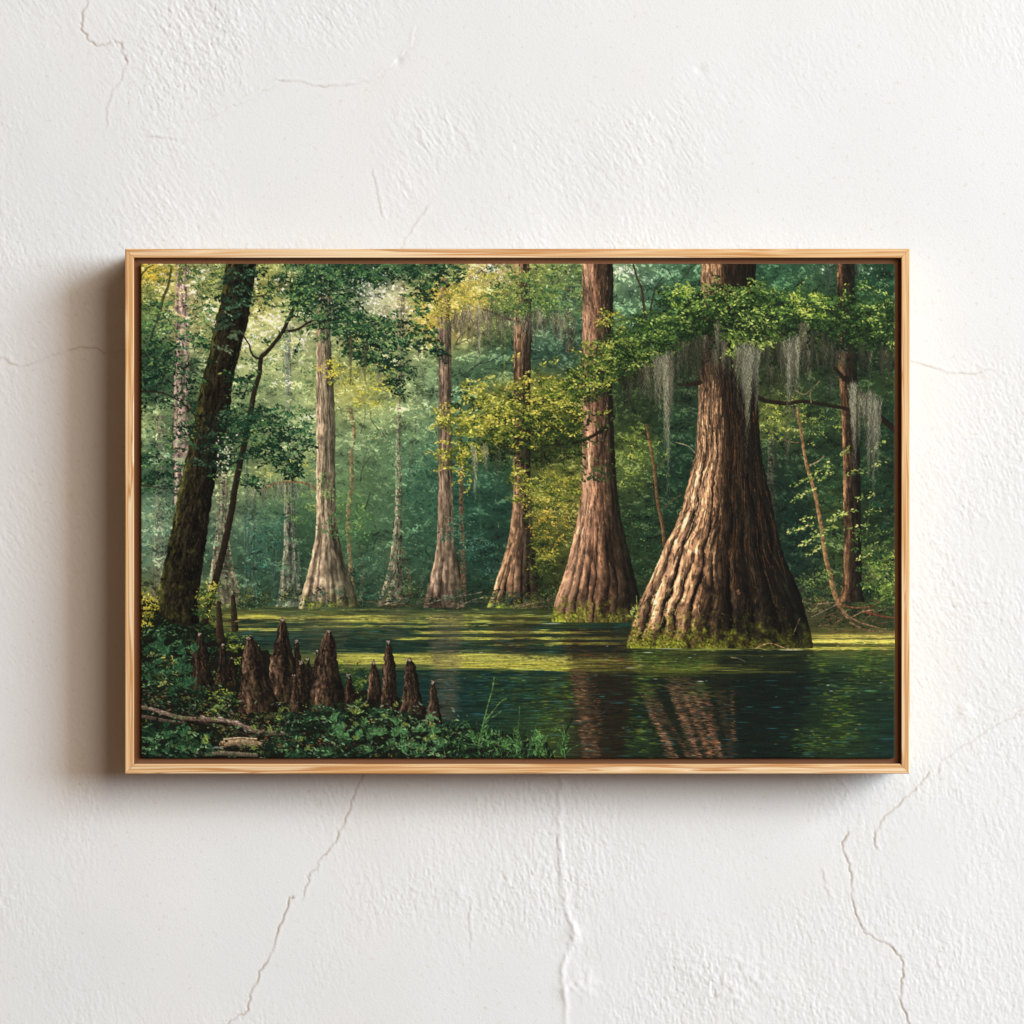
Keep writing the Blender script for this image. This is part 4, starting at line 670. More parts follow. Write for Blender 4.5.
# sapling behind the leaning trunk
SAP = (C(50, 40, 28), C(20, 18, 13))
stroke([(330, 319), (318, 320), (309, 322), (298, 329), (289, 331), (282, 332)], 1.4, 3.0, SAP[0], .97, SAP[1])
stroke([(302, 290), (300, 297), (294, 307), (288, 320), (282, 332), (274, 343), (266, 352), (260.5, 358), (259.5, 371), (256, 384), (253, 396), (250, 414), (246, 436), (241, 457), (235, 486), (231, 512), (225, 541), (218, 570), (212, 592), (206, 614), (202, 632)], 2.8, 7.6, SAP[0], .97, SAP[1])
stroke([(244, 337), (249, 345), (251, 352), (255, 357), (260, 358)], 1.3, 2.4, SAP[0], .97, SAP[1])
stroke([(309, 322), (318, 328), (330, 329)], 1.4, .8, SAP[1], .9); stroke([(294, 306), (290, 290), (291, 272)], 1.8, 1, C(84, 64, 40), .9); stroke([(250, 297), (260, 296), (267, 292), (268, 276)], 1.8, .9, C(52, 44, 28), .95)

# leaning trunk
trunk([(262, 225.5, 256.5), (281, 223, 254), (301, 220, 250.5), (320, 215.5, 248), (342, 211, 242), (362, 206.5, 237), (383, 201, 232.5), (418, 194.5, 228.5), (445, 188.5, 222.5), (471, 182.5, 216.5), (492, 178, 213), (512, 174, 209.5), (533, 170, 207), (553, 166, 204), (572, 162, 201.5), (588, 158.5, 199.5), (606, 155, 197.5), (622, 150, 199), (640, 144, 203)],
      [(0, C(74, 76, 30)), (.1, C(56, 55, 25)), (.3, C(40, 35, 21)), (.6, C(31, 26, 17)), (1, C(19, 18, 12))], 52, nu=6, ridge=.5, groove=.5, streak=.55, vs=7, edge=1.2, flecks=.6, moss=(330, 640, C(72, 76, 28), .38))
for k in range(900):
    y = rng.uniform(270, 630); xl = np.interp(y, [262, 342, 418, 512, 588, 640], [226, 211, 195, 174, 159, 146]); xr = np.interp(y, [262, 342, 418, 512, 588, 640], [256, 242, 228, 209, 199, 200])
    u = rng.random(); c = [C(92, 80, 44), C(70, 58, 38), C(80, 86, 36), C(18, 16, 11), C(20, 18, 12)][int(rng.integers(5))]
    dab(xl + (xr - xl) * u, y, rng.uniform(.8, 2.6), rng.uniform(.35, .7), 1.75 + rng.normal(0, .3), c * rng.uniform(.6, 1.1) * (1.1 - .45 * u), .6)
IVY = [C(14, 28, 20), C(26, 46, 33), C(44, 70, 50), C(80, 104, 76)]
leaves([(226, 264), (256, 264), (250, 300), (240, 322), (216, 326), (220, 296)], 330, IVY[:3] + [C(70, 104, 74)], L=(1.3, 2.7), asp=.65, seed=80)
leaves([(216, 320), (242, 316), (238, 350), (226, 362), (212, 346)], 60, [C(46, 60, 42), C(80, 98, 70), C(108, 124, 92)], L=(1.3, 2.6), asp=.65, seed=81, gap=-1)
leaves([(192, 418), (228, 405), (230, 440), (220, 475), (200, 470), (188, 440)], 380, IVY, L=(1.2, 2.6), asp=.6, seed=82, bias=-.12)
leaves([(226, 380), (236, 372), (252, 378), (250, 392), (232, 398)], 120, LFD, L=(1.2, 2.5), seed=83)
# leaf mass to the right of it
leaves([(222, 418), (236, 404), (262, 404), (290, 410), (306, 424), (312, 442), (304, 452), (306, 472), (290, 476), (268, 462), (248, 458), (226, 470), (214, 452)], 1500, LFD, L=(1.1, 2.6), seed=84, gap=-0.5, jit=7)
leaves([(236, 478), (250, 470), (262, 484), (258, 490), (244, 484)], 110, LFD, L=(1.1, 2.4), seed=85)
leaves([(264, 460), (300, 458), (304, 474), (276, 470)], 90, LFD, L=(1, 2.2), seed=86)
for k in range(40): dab(rng.normal(225, 4), rng.normal(455, 12), rng.uniform(.7, 1.7), .8, rng.uniform(0, 3), C(206, 196, 178) * rng.uniform(.8, 1.05), .9)
leaves([(268, 410), (306, 405), (316, 430), (300, 440)], 150, LFM, L=(1, 2.2), seed=87)
# top canopy
leaves([(252, 264), (300, 264), (320, 290), (318, 316), (296, 312), (286, 300), (262, 290)], 420, LFD, L=(1.1, 2.5), seed=88, gap=-.1)
leaves([(296, 264), (362, 264), (366, 290), (356, 312), (340, 326), (316, 326), (302, 308), (296, 286)], 1250, LFD, L=(1.1, 2.6), seed=89, gap=-0.22, jit=7)
leaves([(340, 264), (440, 264), (436, 284), (432, 300), (424, 300), (414, 284), (390, 280), (372, 284), (356, 280)], 900, LFD, L=(1.1, 2.6), seed=90, gap=-0.2, jit=7)
leaves([(430, 264), (466, 266), (462, 280), (440, 284)], 160, LFD, L=(1, 2.3), seed=91, gap=-.3)
leaves([(320, 316), (350, 310), (378, 318), (414, 322), (416, 334), (404, 344), (380, 340), (350, 344), (326, 338)], 900, LFD, L=(1.1, 2.6), seed=92, gap=-0.2, jit=7)
leaves([(346, 340), (372, 334), (410, 338), (440, 344), (452, 352), (448, 358), (420, 348), (396, 350), (376, 362), (352, 358)], 520, LFD, L=(1.1, 2.5), seed=93, gap=-0.22, jit=7)
leaves([(356, 358), (386, 350), (402, 360), (416, 372), (414, 378), (396, 368), (372, 372)], 260, LFD, L=(1.1, 2.4), seed=94, gap=-.4)
leaves([(384, 362), (398, 370), (404, 390), (414, 400), (398, 396), (388, 384)], 130, LFD, L=(1.1, 2.3), seed=95, gap=-.5)
for k in range(70):
    xs_ = rng.uniform(285, 440); spray(xs_, np.interp(xs_, [285, 340, 380, 440], [290, 318, 326, 318]) + rng.normal(0, 22), rng.uniform(8, 18), rng.uniform(-.2, .7) + (2.4 if xs_ < 330 else 0), 12, [C(18, 46, 32), C(36, 76, 48), C(66, 104, 60), C(112, 138, 74)], (1.2, 2.6))
for k in range(46):
    xs_ = rng.uniform(143, 300); spray(xs_, rng.choice([300, 345, 365, 430, 445, 465]) + rng.normal(0, 10), rng.uniform(8, 16), rng.uniform(-.2, .7), 10, [C(18, 46, 32), C(34, 72, 46), C(62, 100, 58), C(108, 134, 74)], (1.1, 2.4))
for a_ in [(268, 300, 16, 2.2, 12), (300, 310, 18, 2.6, 14), (320, 300, 30, .3, 22), (410, 345, 36, .25, 34), (370, 345, 40, .2, 30), (395, 365, 20, 1.0, 18), (424, 290, 14, 1.2, 14), (300, 340, 12, 1.9, 10)]:
    spray(*a_, LFD[:3], (1.1, 2.4))
for k in range(120): dab(rng.uniform(300, 360), rng.uniform(266, 335), rng.uniform(.6, 1.4), .6, rng.uniform(0, 3), [C(170, 176, 96), C(196, 202, 180), C(120, 140, 70)][k % 3] * rng.uniform(.7, 1.05), .75)
stroke([(300, 328), (330, 320), (345, 318)], 1.1, .7, C(40, 30, 22), .9); stroke([(350, 335), (351, 355), (350, 385)], 3, 1.4, C(74, 72, 48), .55); stroke([(365, 350), (364, 370), (366, 384)], 3, 1.4, C(80, 76, 50), .5)
moss_hang(347, 354, 340, 380, C(90, 86, 60), 20, .5); moss_hang(361, 368, 345, 386, C(76, 80, 56), 18, .5)
# ---- near bank
bank = [(141, 596), (152, 600), (160, 618), (186, 626), (206, 622), (222, 634), (246, 646), (300, 660), (345, 690), (372, 690), (420, 704), (446, 724), (480, 730), (520, 734), (548, 742), (556, 765), (141, 765)]
m = inside(bank, XX + 2.2 * nz(XX / 4, YY / 4, 70), YY + 2.0 * nz(XX / 4, YY / 3, 71))
soil = np.stack([.085 + 0 * XX, .088 + 0 * XX, .058 + 0 * XX], -1) * (1 + .5 * fbm(XX / 5, YY / 3.5, 72, 4))[:, :, None]
IMG[m] = np.clip(soil[m], .02, .6)
BK = [C(8, 18, 13), C(14, 32, 21), C(26, 52, 33), C(52, 86, 55)]
BKL = [C(9, 22, 16), C(20, 44, 29), C(42, 76, 48), C(104, 138, 92)]
BKY = [C(40, 60, 26), C(76, 98, 40), C(116, 130, 54), C(160, 162, 76)]
leaves([(141, 590), (156, 596), (150, 624), (141, 628)], 160, [C(90, 96, 34), C(150, 142, 50), C(196, 180, 70)], L=(1, 2.2), seed=110)
leaves([(194, 586), (215, 580), (216, 610), (200, 616)], 130, [C(70, 90, 36), C(130, 136, 52), C(186, 176, 72)], L=(1, 2.2), seed=111)
leaves([(200, 592), (216, 588), (218, 640), (196, 640)], 240, [C(18, 36, 24), C(40, 64, 34), C(80, 100, 44)], L=(1, 2.2), seed=112)
leaves(bank, 2500, BK, L=(1, 2.6), asp=.5, seed=113, gap=-.45, ns=8)
leaves([(141, 624), (200, 628), (215, 650), (215, 690), (141, 700)], 700, BKL, L=(1.4, 3.2), asp=.42, ang=(.2, .7), seed=114, ns=8)
leaves([(225, 630), (252, 636), (262, 660), (232, 672)], 150, BKY, L=(1, 2.2), seed=115)
leaves([(205, 690), (240, 690), (250, 712), (210, 712)], 240, BKY, L=(1, 2.0), seed=116)
leaves([(340, 660), (375, 670), (380, 700), (350, 708)], 200, BKY, L=(1, 2.1), seed=117, bias=-.1)
leaves([(260, 695), (305, 700), (300, 720), (262, 716)], 140, [C(40, 50, 28), C(74, 84, 44), C(110, 112, 62)], L=(.9, 1.9), seed=118)
for k in range(420):
    x, y = [(rng.normal(222, 22), rng.normal(706, 8)), (rng.normal(282, 12), rng.normal(742, 4)), (rng.normal(330, 10), rng.normal(743, 4)), (rng.normal(150, 10), rng.normal(700, 5)), (rng.normal(270, 30), rng.normal(724, 8))][k % 5]
    dab(x, y, rng.uniform(.8, 2.4), rng.uniform(.5, .9), rng.normal(0, .4), [C(150, 92, 62), C(128, 104, 76), C(74, 64, 46), C(108, 112, 92)][int(rng.integers(4))] * rng.uniform(.6, 1.05), .85)
WARM = [C(20, 26, 14), C(48, 56, 28), C(88, 92, 46), C(138, 136, 78)]
leaves([(200, 684), (300, 700), (340, 716), (330, 750), (250, 757), (170, 745), (190, 712)], 420, WARM, L=(.9, 2.2), seed=171, gap=-.1)
leaves([(141, 640), (200, 640), (230, 690), (141, 704)], 200, WARM, L=(1.2, 2.6), seed=172, gap=0)
leaves([(340, 700), (450, 715), (470, 755), (340, 758)], 260, WARM, L=(1.2, 2.8), seed=173, gap=0)
# knees -------------------------------------------------
def knee(ax, ay, bl, br, by, seed, tip=1.0, lit=1.0, skew=.5):
    h = by - ay; rows = []
    for t in (0, .02, .05, .1, .18, .35, .55, .75, .9, 1.0):
        q = t ** .58 * (1 + .10 * math.sin(t * 9 + seed)); wL = (ax - bl) * q; wR = (br - ax) * q; nb = min(1, (t / .06)) ** .5 * min(2.2, (br - bl) * .1)
        rows.append((ay + h * t, ax - max(wL, nb * .8), ax + max(wR, nb)))
    trunk(rows, [(0, C(98, 75, 57) * lit), (.2, C(84, 63, 47) * lit), (.45, C(58, 44, 32) * lit), (.75, C(38, 30, 21)), (1, C(20, 18, 13))], seed, nu=5, ridge=.5, groove=.5, streak=.45, vs=5, edge=1.7, flecks=.55, moss=(ay + h * .3, by, C(58, 58, 26), .35))
    n = int(h * (br - bl) / 26)
    for k in range(n):
        t = rng.random() ** .8; u = rng.random(); x = ax - (ax - bl) * t + (br - bl) * t * u; y = ay + h * t
        dab(x, y, rng.uniform(.5, 1.6), rng.uniform(.35, .6), 1.57 + rng.normal(0, .5), [C(146, 104, 76), C(122, 92, 66), C(18, 14, 10), C(24, 20, 14), C(96, 84, 40)][int(rng.integers(5))] * rng.uniform(.7, 1.1) * (1.15 - .6 * u), .7)
    for k in range(int(10 * tip)):
        dab(ax + rng.normal(0, .9), ay + 1.6 + abs(rng.normal(0, 1.5)), rng.uniform(.5, 1.2), .6, rng.uniform(0, 3), C(170, 152, 140) * rng.uniform(.7, 1.1), .8)
stroke([(218, 603), (219, 620), (220, 640)], 4.2, 8.5, C(72, 56, 40), .97, C(20, 18, 13)); stroke([(232.5, 597), (233.5, 612), (234.5, 628)], 4.6, 7.2, C(66, 56, 38), .97, C(18, 18, 13))
stroke([(224, 622), (236, 621), (245, 619), (252, 618)], 1.0, .6, C(110, 92, 60), .9)
knee(199, 631, 189, 215, 690, 200, lit=.72); knee(222.5, 642, 215, 229, 684, 201, lit=.7); knee(231, 655, 226, 238, 685, 217, lit=.45, tip=.3)
knee(296, 638, 292, 303, 676, 202, lit=.6); knee(317, 648, 311, 323, 690, 203, lit=.55)
knee(282, 617, 266, 299, 702, 204, tip=1.2); knee(307.6, 656, 301, 315, 702, 205, lit=.65); knee(300.5, 659, 294, 308, 702, 206, lit=.75)
knee(248, 635, 238, 278, 712, 207, lit=.98); knee(328.6, 628.5, 309, 345, 712, 208, lit=1.05, tip=1.8); knee(294, 673, 289.5, 302, 712, 209, lit=.95, tip=.6)
knee(348.7, 672, 343, 356, 708, 210, lit=.85); knee(373.7, 659.5, 366, 382.5, 699, 211, lit=.95); knee(388, 639, 380, 400, 710, 212, lit=1.0, tip=1.6); knee(409, 657, 400.5, 425, 714, 213, lit=.95, tip=1.4); knee(432.4, 679, 426, 442, 726, 214, lit=.95)
# logs -----------------------------------------------
stroke([(139, 707), (150, 708.5), (165, 713), (181, 717.5), (205, 719), (222, 720), (234, 722.5), (250, 729), (264, 733), (276, 732.5), (289, 734)], 4.0, 4.6, C(138, 119, 105), .97, C(58, 44, 36))
stroke([(139, 716), (152, 718), (168, 721), (184, 722)], 4, 3, C(110, 92, 80), .95, C(36, 28, 24)); stroke([(200, 722), (220, 726), (240, 732), (256, 738)], 2.4, 2, C(70, 58, 48), .9, C(30, 24, 20))
stroke([(222, 744), (236, 742), (250, 742), (266, 746)], 6.5, 5, C(170, 146, 112), .95, C(90, 72, 52)); stroke([(224, 739), (238, 737.5), (256, 738.5)], 1.6, 1.2, C(190, 168, 136), .9)
stroke([(194, 752), (206, 754), (222, 753), (256, 755)], 4.2, 4, C(128, 120, 100), .9, C(60, 54, 42)); stroke([(208, 748), (216, 747), (222, 748)], 2.4, 1.6, C(120, 128, 120), .8)
for k in range(60):
    x = rng.uniform(141, 288); y = np.interp(x, [141, 181, 231, 264, 289], [707, 717, 722, 733, 734]) - 1; dab(x, y + rng.normal(0, .8), rng.uniform(1, 3.5), .35, .15, C(196, 172, 154) * rng.uniform(.5, 1.1), .7)
for k in range(46): dab(rng.uniform(224, 266), rng.uniform(740, 748), rng.uniform(1.5, 4), .35, rng.normal(0, .1), C(196, 172, 136) * rng.uniform(.45, 1.1), .7)
for (x, y) in [(220, 717), (236, 721), (202, 716)]: dab(x, y, 3, .9, .05, C(196, 176, 160), .85)
# near leaves ----------------------------------------
leaves([(141, 722), (180, 724), (215, 736), (200, 760), (141, 760)], 560, BKL, L=(1.5, 3.2), asp=.5, ang=(.2, .8), seed=120, ns=7, bias=-.12)
leaves([(141, 680), (200, 682), (236, 700), (230, 714), (180, 712), (141, 704)], 260, BKL, L=(1.1, 2.4), seed=121, bias=-.12)
leaves([(284, 712), (330, 700), (345, 706), (340, 730), (300, 745), (266, 756), (262, 748)], 520, BKL, L=(1.4, 3.0), asp=.45, seed=122, bias=-.14)
leaves([(318, 708), (360, 704), (440, 720), (450, 735), (440, 760), (330, 760)], 760, BKL, L=(1.5, 3.4), asp=.42, ang=(.1, .8), seed=123, ns=8, bias=-.04)
leaves([(290, 745), (340, 748), (340, 760), (280, 760)], 200, BKL, L=(1.4, 3), seed=124)
leaves([(440, 722), (500, 728), (540, 736), (540, 760), (440, 760)], 620, [C(9, 24, 16), C(20, 44, 27), C(42, 76, 45), C(104, 138, 84)], L=(1.5, 3.6), asp=.34, ang=(0, .9), seed=125, ns=8)
leaves([(141, 704), (230, 712), (300, 728), (280, 757), (190, 757), (141, 722)], 150, WARM[:3] + [C(96, 122, 76)], L=(1.1, 2.4), seed=175, gap=-.1)
def frond(x, y, L_, ang, n, c, sz=(2.2, 4.0)):
    pp = []
    for k in range(n):
        t = (k + 1) / n; px = x + math.cos(ang) * L_ * t; py = y + math.sin(ang) * L_ * t + 2.5 * t * t
        pp.append((px, py))
        for s in (-1, 1):
            a2 = ang + s * (.75 - .2 * t); q = rng.uniform(*sz) * (1.1 - .5 * t)
            dab(px + math.cos(a2) * q, py + math.sin(a2) * q, q, q * .33, a2 + rng.normal(0, .12), c * rng.uniform(.6, 1.2), .95)
    stroke([(x, y)] + pp, .8, .5, c * .7, .9)
for k in range(44):
    frond(rng.uniform(330, 445), rng.uniform(722, 756), rng.uniform(7, 13), rng.uniform(-2.9, -.2), 4, C(74, 116, 70))
for k in range(26):
    frond(rng.uniform(145, 200), rng.uniform(640, 690), rng.uniform(8, 13), rng.uniform(-2.6, -.3), 4, C(50, 92, 60))
for k in range(18):
    frond(rng.uniform(145, 205), rng.uniform(730, 756), rng.uniform(6, 10), rng.uniform(-2.8, -.3), 3, C(50, 90, 56))
for a_ in [(520, 752, 26, -1.75, 7), (512, 752, 18, -2.2, 5), (530, 748, 22, -1.2, 6), (500, 750, 14, -.8, 5), (480, 742, 30, -1.35, 6), (476, 745, 16, -1.9, 5), (540, 752, 16, -1.5, 5), (560, 754, 22, -1.2, 5), (548, 756, 12, -2.4, 4)]:
    frond(*a_, C(84, 128, 70), (2, 4.2))
stroke([(478, 745), (482, 728), (488, 704), (492, 690), (494, 677)], 1.2, .7, C(92, 128, 70), .9); stroke([(484, 722), (492, 712), (500, 702), (506, 698)], 1.0, .6, C(104, 134, 76), .9); stroke([(486, 718), (494, 716), (502, 710)], 1.0, .5, C(84, 116, 66), .9)
stroke([(516, 748), (518, 728), (519, 706)], 1.0, .6, C(70, 104, 60), .9); stroke([(572, 718), (566, 730), (563, 742), (566, 756)], 1.6, 1.2, C(14, 30, 22), .9); stroke([(538, 752), (534, 735), (536, 722)], 1.2, .8, C(60, 96, 56), .8)
for k in range(90):
    x = rng.uniform(441, 548); dab(x, rng.uniform(722, 758), rng.uniform(2, 5), .4, -1.5 + rng.normal(0, .5), C(54, 94, 54) * rng.uniform(.4, 1.2), .6)
for k in range(220):
    x = rng.uniform(141, 470); y = rng.uniform(700, 758); s = rng.uniform(1.2, 2.6)
    dab(x, y, s, s * .35, rng.uniform(-.9, .9), C(132, 160, 126) * rng.uniform(.55, 1.1), .65)

for k in range(20):
    frond(rng.uniform(205, 445), rng.uniform(700, 752), rng.uniform(5, 10), rng.uniform(-2.9, -.2), 4, C(118, 136, 66), (1.6, 3.0))
for k in range(90):   # sedge and grass running into the shallows
    x = rng.uniform(440, 566); y = rng.uniform(738, 764) - 10 * (x < 500); th = -1.57 + rng.normal(0, .45); ln = rng.uniform(7, 20)
    stroke([(x, y), (x + math.cos(th) * ln * .5, y + math.sin(th) * ln * .55), (x + math.cos(th) * ln * 1.1 + rng.normal(0, 2), y + math.sin(th) * ln * .9)], rng.uniform(.6, 1.0), .4, C(70, 110, 56) * rng.uniform(.45, 1.25), .85)
g0 = (IMG @ np.array([.3, .59, .11], np.float32))[:, :, None]
IMG[:] = np.clip(g0 + (IMG - g0) * 1.0, .01, 1)
IMG[:] = IMG * (1 + .16 * np.clip((IMG.mean(2) - .20) / .25, -1, 1))[:, :, None]
# ---- a last unifying pass: fine canvas grain and brush texture in the paint itself
IMG *= (1 + .05 * nz(XX / .9, YY / .9, 90) + .05 * nz(XX / 2.2, YY / 2.2, 91))[:, :, None]
IMG[:] = np.clip(IMG, .012, .97)

# ---------------------------------------------------------------- the scene
# 1 m = 1000 px at the wall plane; wall at y = 0, camera on the -y side.
D = 2.6                                             # camera to wall
def wx_(px, d): return (px - 512.0) / 1000.0 * (D - d) / D
def wz_(py, d): return (512.0 - py) / 1000.0 * (D - d) / D

scene = bpy.context.scene
col = scene.collection
def link(o, parent=None):
    col.objects.link(o)
    if parent is not None: o.parent = parent
    return o
def mesh_np(name, co, quads, mats, parent=None, smooth=True, midx=None):
    me = bpy.data.meshes.new(name)
    me.vertices.add(len(co)); me.vertices.foreach_set('co', np.ascontiguousarray(co, np.float32).ravel())
    n = len(quads)
    me.loops.add(n * 4); me.loops.foreach_set('vertex_index', np.ascontiguousarray(quads, np.int32).ravel())
    me.polygons.add(n); me.polygons.foreach_set('loop_start', np.arange(0, n * 4, 4, dtype=np.int32))
    me.polygons.foreach_set('use_smooth', np.full(n, smooth, bool))
    if midx is not None: me.polygons.foreach_set('material_index', np.ascontiguousarray(midx, np.int32))
    for m in mats: me.materials.append(m)
    me.update(calc_edges=True); me.validate()
    return link(bpy.data.objects.new(name, me), parent)
def attr(o, name, data, kind):
    a = o.data.attributes.new(name, kind, 'POINT')
    if kind == 'FLOAT': a.data.foreach_set('value', np.ascontiguousarray(data, np.float32).ravel())
    else: a.data.foreach_set('color', np.ascontiguousarray(data, np.float32).ravel())
def lin(c):
    c = np.asarray(c, np.float32); return np.where(c <= .04045, c / 12.92, ((c + .055) / 1.055) ** 2.4)
def L3(*c): return tuple(float(v) for v in lin(np.array(c) / 255.0)) + (1.0,)

class NT:
    def __init__(s, name):
        s.m = bpy.data.materials.new(name); s.m.use_nodes = True; s.t = s.m.node_tree; s.b = s.t.nodes['Principled BSDF']
    def n(s, kind, **kw):
        x = s.t.nodes.new(kind)
        for k, v in kw.items():
            if hasattr(x, k): setattr(x, k, v)
            else: x.inputs[k.replace('_', ' ')].default_value = v
        return x
    def l(s, a, b): s.t.links.new(a, b)
    def ramp(s, src, stops, interp='LINEAR'):
        r = s.t.nodes.new('ShaderNodeValToRGB'); r.color_ramp.interpolation = interp; e = r.color_ramp.elements
        while len(e) < len(stops): e.new(.5)
        for k, (p, c) in enumerate(stops): e[k].position = p; e[k].color = c
        s.l(src, r.inputs[0]); return r.outputs[0]
    def mix(s, fac, a, b, mode='MIX'):
        x = s.t.nodes.new('ShaderNodeMix'); x.data_type = 'RGBA'; x.blend_type = mode
        for sock, v in ((x.inputs[0], fac), (x.inputs[6], a), (x.inputs[7], b)):
            if hasattr(v, 'links') or hasattr(v, 'is_linked'): s.l(v, sock)
            else: sock.default_value = v
        return x.outputs[2]
    def noise(s, vec, scale, detail=3, rough=.55, dist=0):
        x = s.t.nodes.new('ShaderNodeTexNoise'); x.inputs['Scale'].default_value = scale; x.inputs['Detail'].default_value = detail
        x.inputs['Roughness'].default_value = rough; x.inputs['Distortion'].default_value = dist
        s.l(vec, x.inputs['Vector']); return x.outputs['Fac']
    def mapped(s, scale, rot=(0, 0, 0)):
        tc = s.t.nodes.new('ShaderNodeTexCoord'); m = s.t.nodes.new('ShaderNodeMapping')
        m.inputs['Scale'].default_value = scale; m.inputs['Rotation'].default_value = rot; s.l(tc.outputs['Object'], m.inputs['Vector']); return m.outputs[0]
    def bump(s, h, strength, dist):
        x = s.t.nodes.new('ShaderNodeBump'); x.inputs['Strength'].default_value = strength; x.inputs['Distance'].default_value = dist
        s.l(h, x.inputs['Height']); s.l(x.outputs[0], s.b.inputs['Normal'])

# ---- materials
def plaster_material():
    m = NT('white plaster')
    a = m.n('ShaderNodeAttribute', attribute_name='dirt')
    big = m.noise(m.mapped((1, 1, 1)), 5.0, 4)
    base = m.ramp(big, [(.3, (.765, .804, .818, 1)), (.55, (.784, .814, .822, 1)), (.75, (.790, .808, .803, 1))])
    fine = m.noise(m.mapped((1, 1, 1)), 160.0, 4, .65)
    sp = m.ramp(fine, [(.60, (0, 0, 0, 1)), (.74, (1, 1, 1, 1))])
    c = m.mix(.10, base, sp, 'MULTIPLY')
    base2 = m.mix(sp, base, (.70, .675, .63, 1))
    mm = m.n('ShaderNodeMath', operation='MULTIPLY'); m.l(a.outputs['Fac'], mm.inputs[0]); mm.inputs[1].default_value = 1.0
    m.l(m.mix(mm.outputs[0], base2, (.40, .29, .175, 1)), m.b.inputs['Base Color'])
    m.b.inputs['Roughness'].default_value = .9; m.b.inputs['Specular IOR Level'].default_value = .15
    g = m.noise(m.mapped((1, 1, 1)), 420.0, 5, .7)
    m.bump(g, .35, .0006)
    return m.m
def pine_material(tone=(1, 1, 1, 1)):
    m = NT('pine')
    v1 = m.mapped((1.6, 120, 120)); v2 = m.mapped((5, 420, 420)); v3 = m.mapped((2.6, 60, 60))
    warp = m.noise(v3, 1.0, 2, .5)
    wv = m.n('ShaderNodeVectorMath', operation='ADD'); m.l(v1, wv.inputs[0])
    sc = m.n('ShaderNodeVectorMath', operation='SCALE'); m.l(warp, sc.inputs[0]); sc.inputs['Scale'].default_value = 2.2; m.l(sc.outputs[0], wv.inputs[1])
    rings = m.noise(wv.outputs[0], 1.0, 2, .5)
    fine = m.noise(v2, 1.0, 3, .6)
    c = m.ramp(rings, [(.28, L3(176, 118, 64)), (.38, L3(214, 164, 106)), (.45, L3(238, 206, 158)), (.51, L3(202, 146, 90)), (.56, L3(246, 224, 186)), (.64, L3(232, 196, 148)), (.74, L3(192, 130, 72))])
    f = m.ramp(fine, [(.35, (.72, .62, .5, 1)), (.6, (1, 1, 1, 1))])
    m.l(m.mix(1.0, m.mix(.55, c, f, 'MULTIPLY'), tone, 'MULTIPLY'), m.b.inputs['Base Color'])
    m.b.inputs['Roughness'].default_value = .48; m.b.inputs['Specular IOR Level'].default_value = .3
    m.bump(fine, .25, .0004)
    return m.m
def stain_material():
    m = NT('brown stained wood')
    g = m.noise(m.mapped((3, 130, 130)), 1.0, 3, .6)
    m.l(m.ramp(g, [(.3, (.15, .066, .030, 1)), (.7, (.23, .105, .052, 1))]), m.b.inputs['Base Color'])
    m.b.inputs['Roughness'].default_value = .6; m.b.inputs['Specular IOR Level'].default_value = .2
    m.bump(g, .2, .0004)
    return m.m
def paint_material():
    m = NT('painted canvas')
    a = m.n('ShaderNodeAttribute', attribute_name='paint')
    m.l(a.outputs['Color'], m.b.inputs['Base Color'])
    m.b.inputs['Roughness'].default_value = .62; m.b.inputs['Specular IOR Level'].default_value = .12
    w = m.noise(m.mapped((1, 1, 1)), 700.0, 2, .6)
    m.bump(w, .12, .0004)
    return m.m

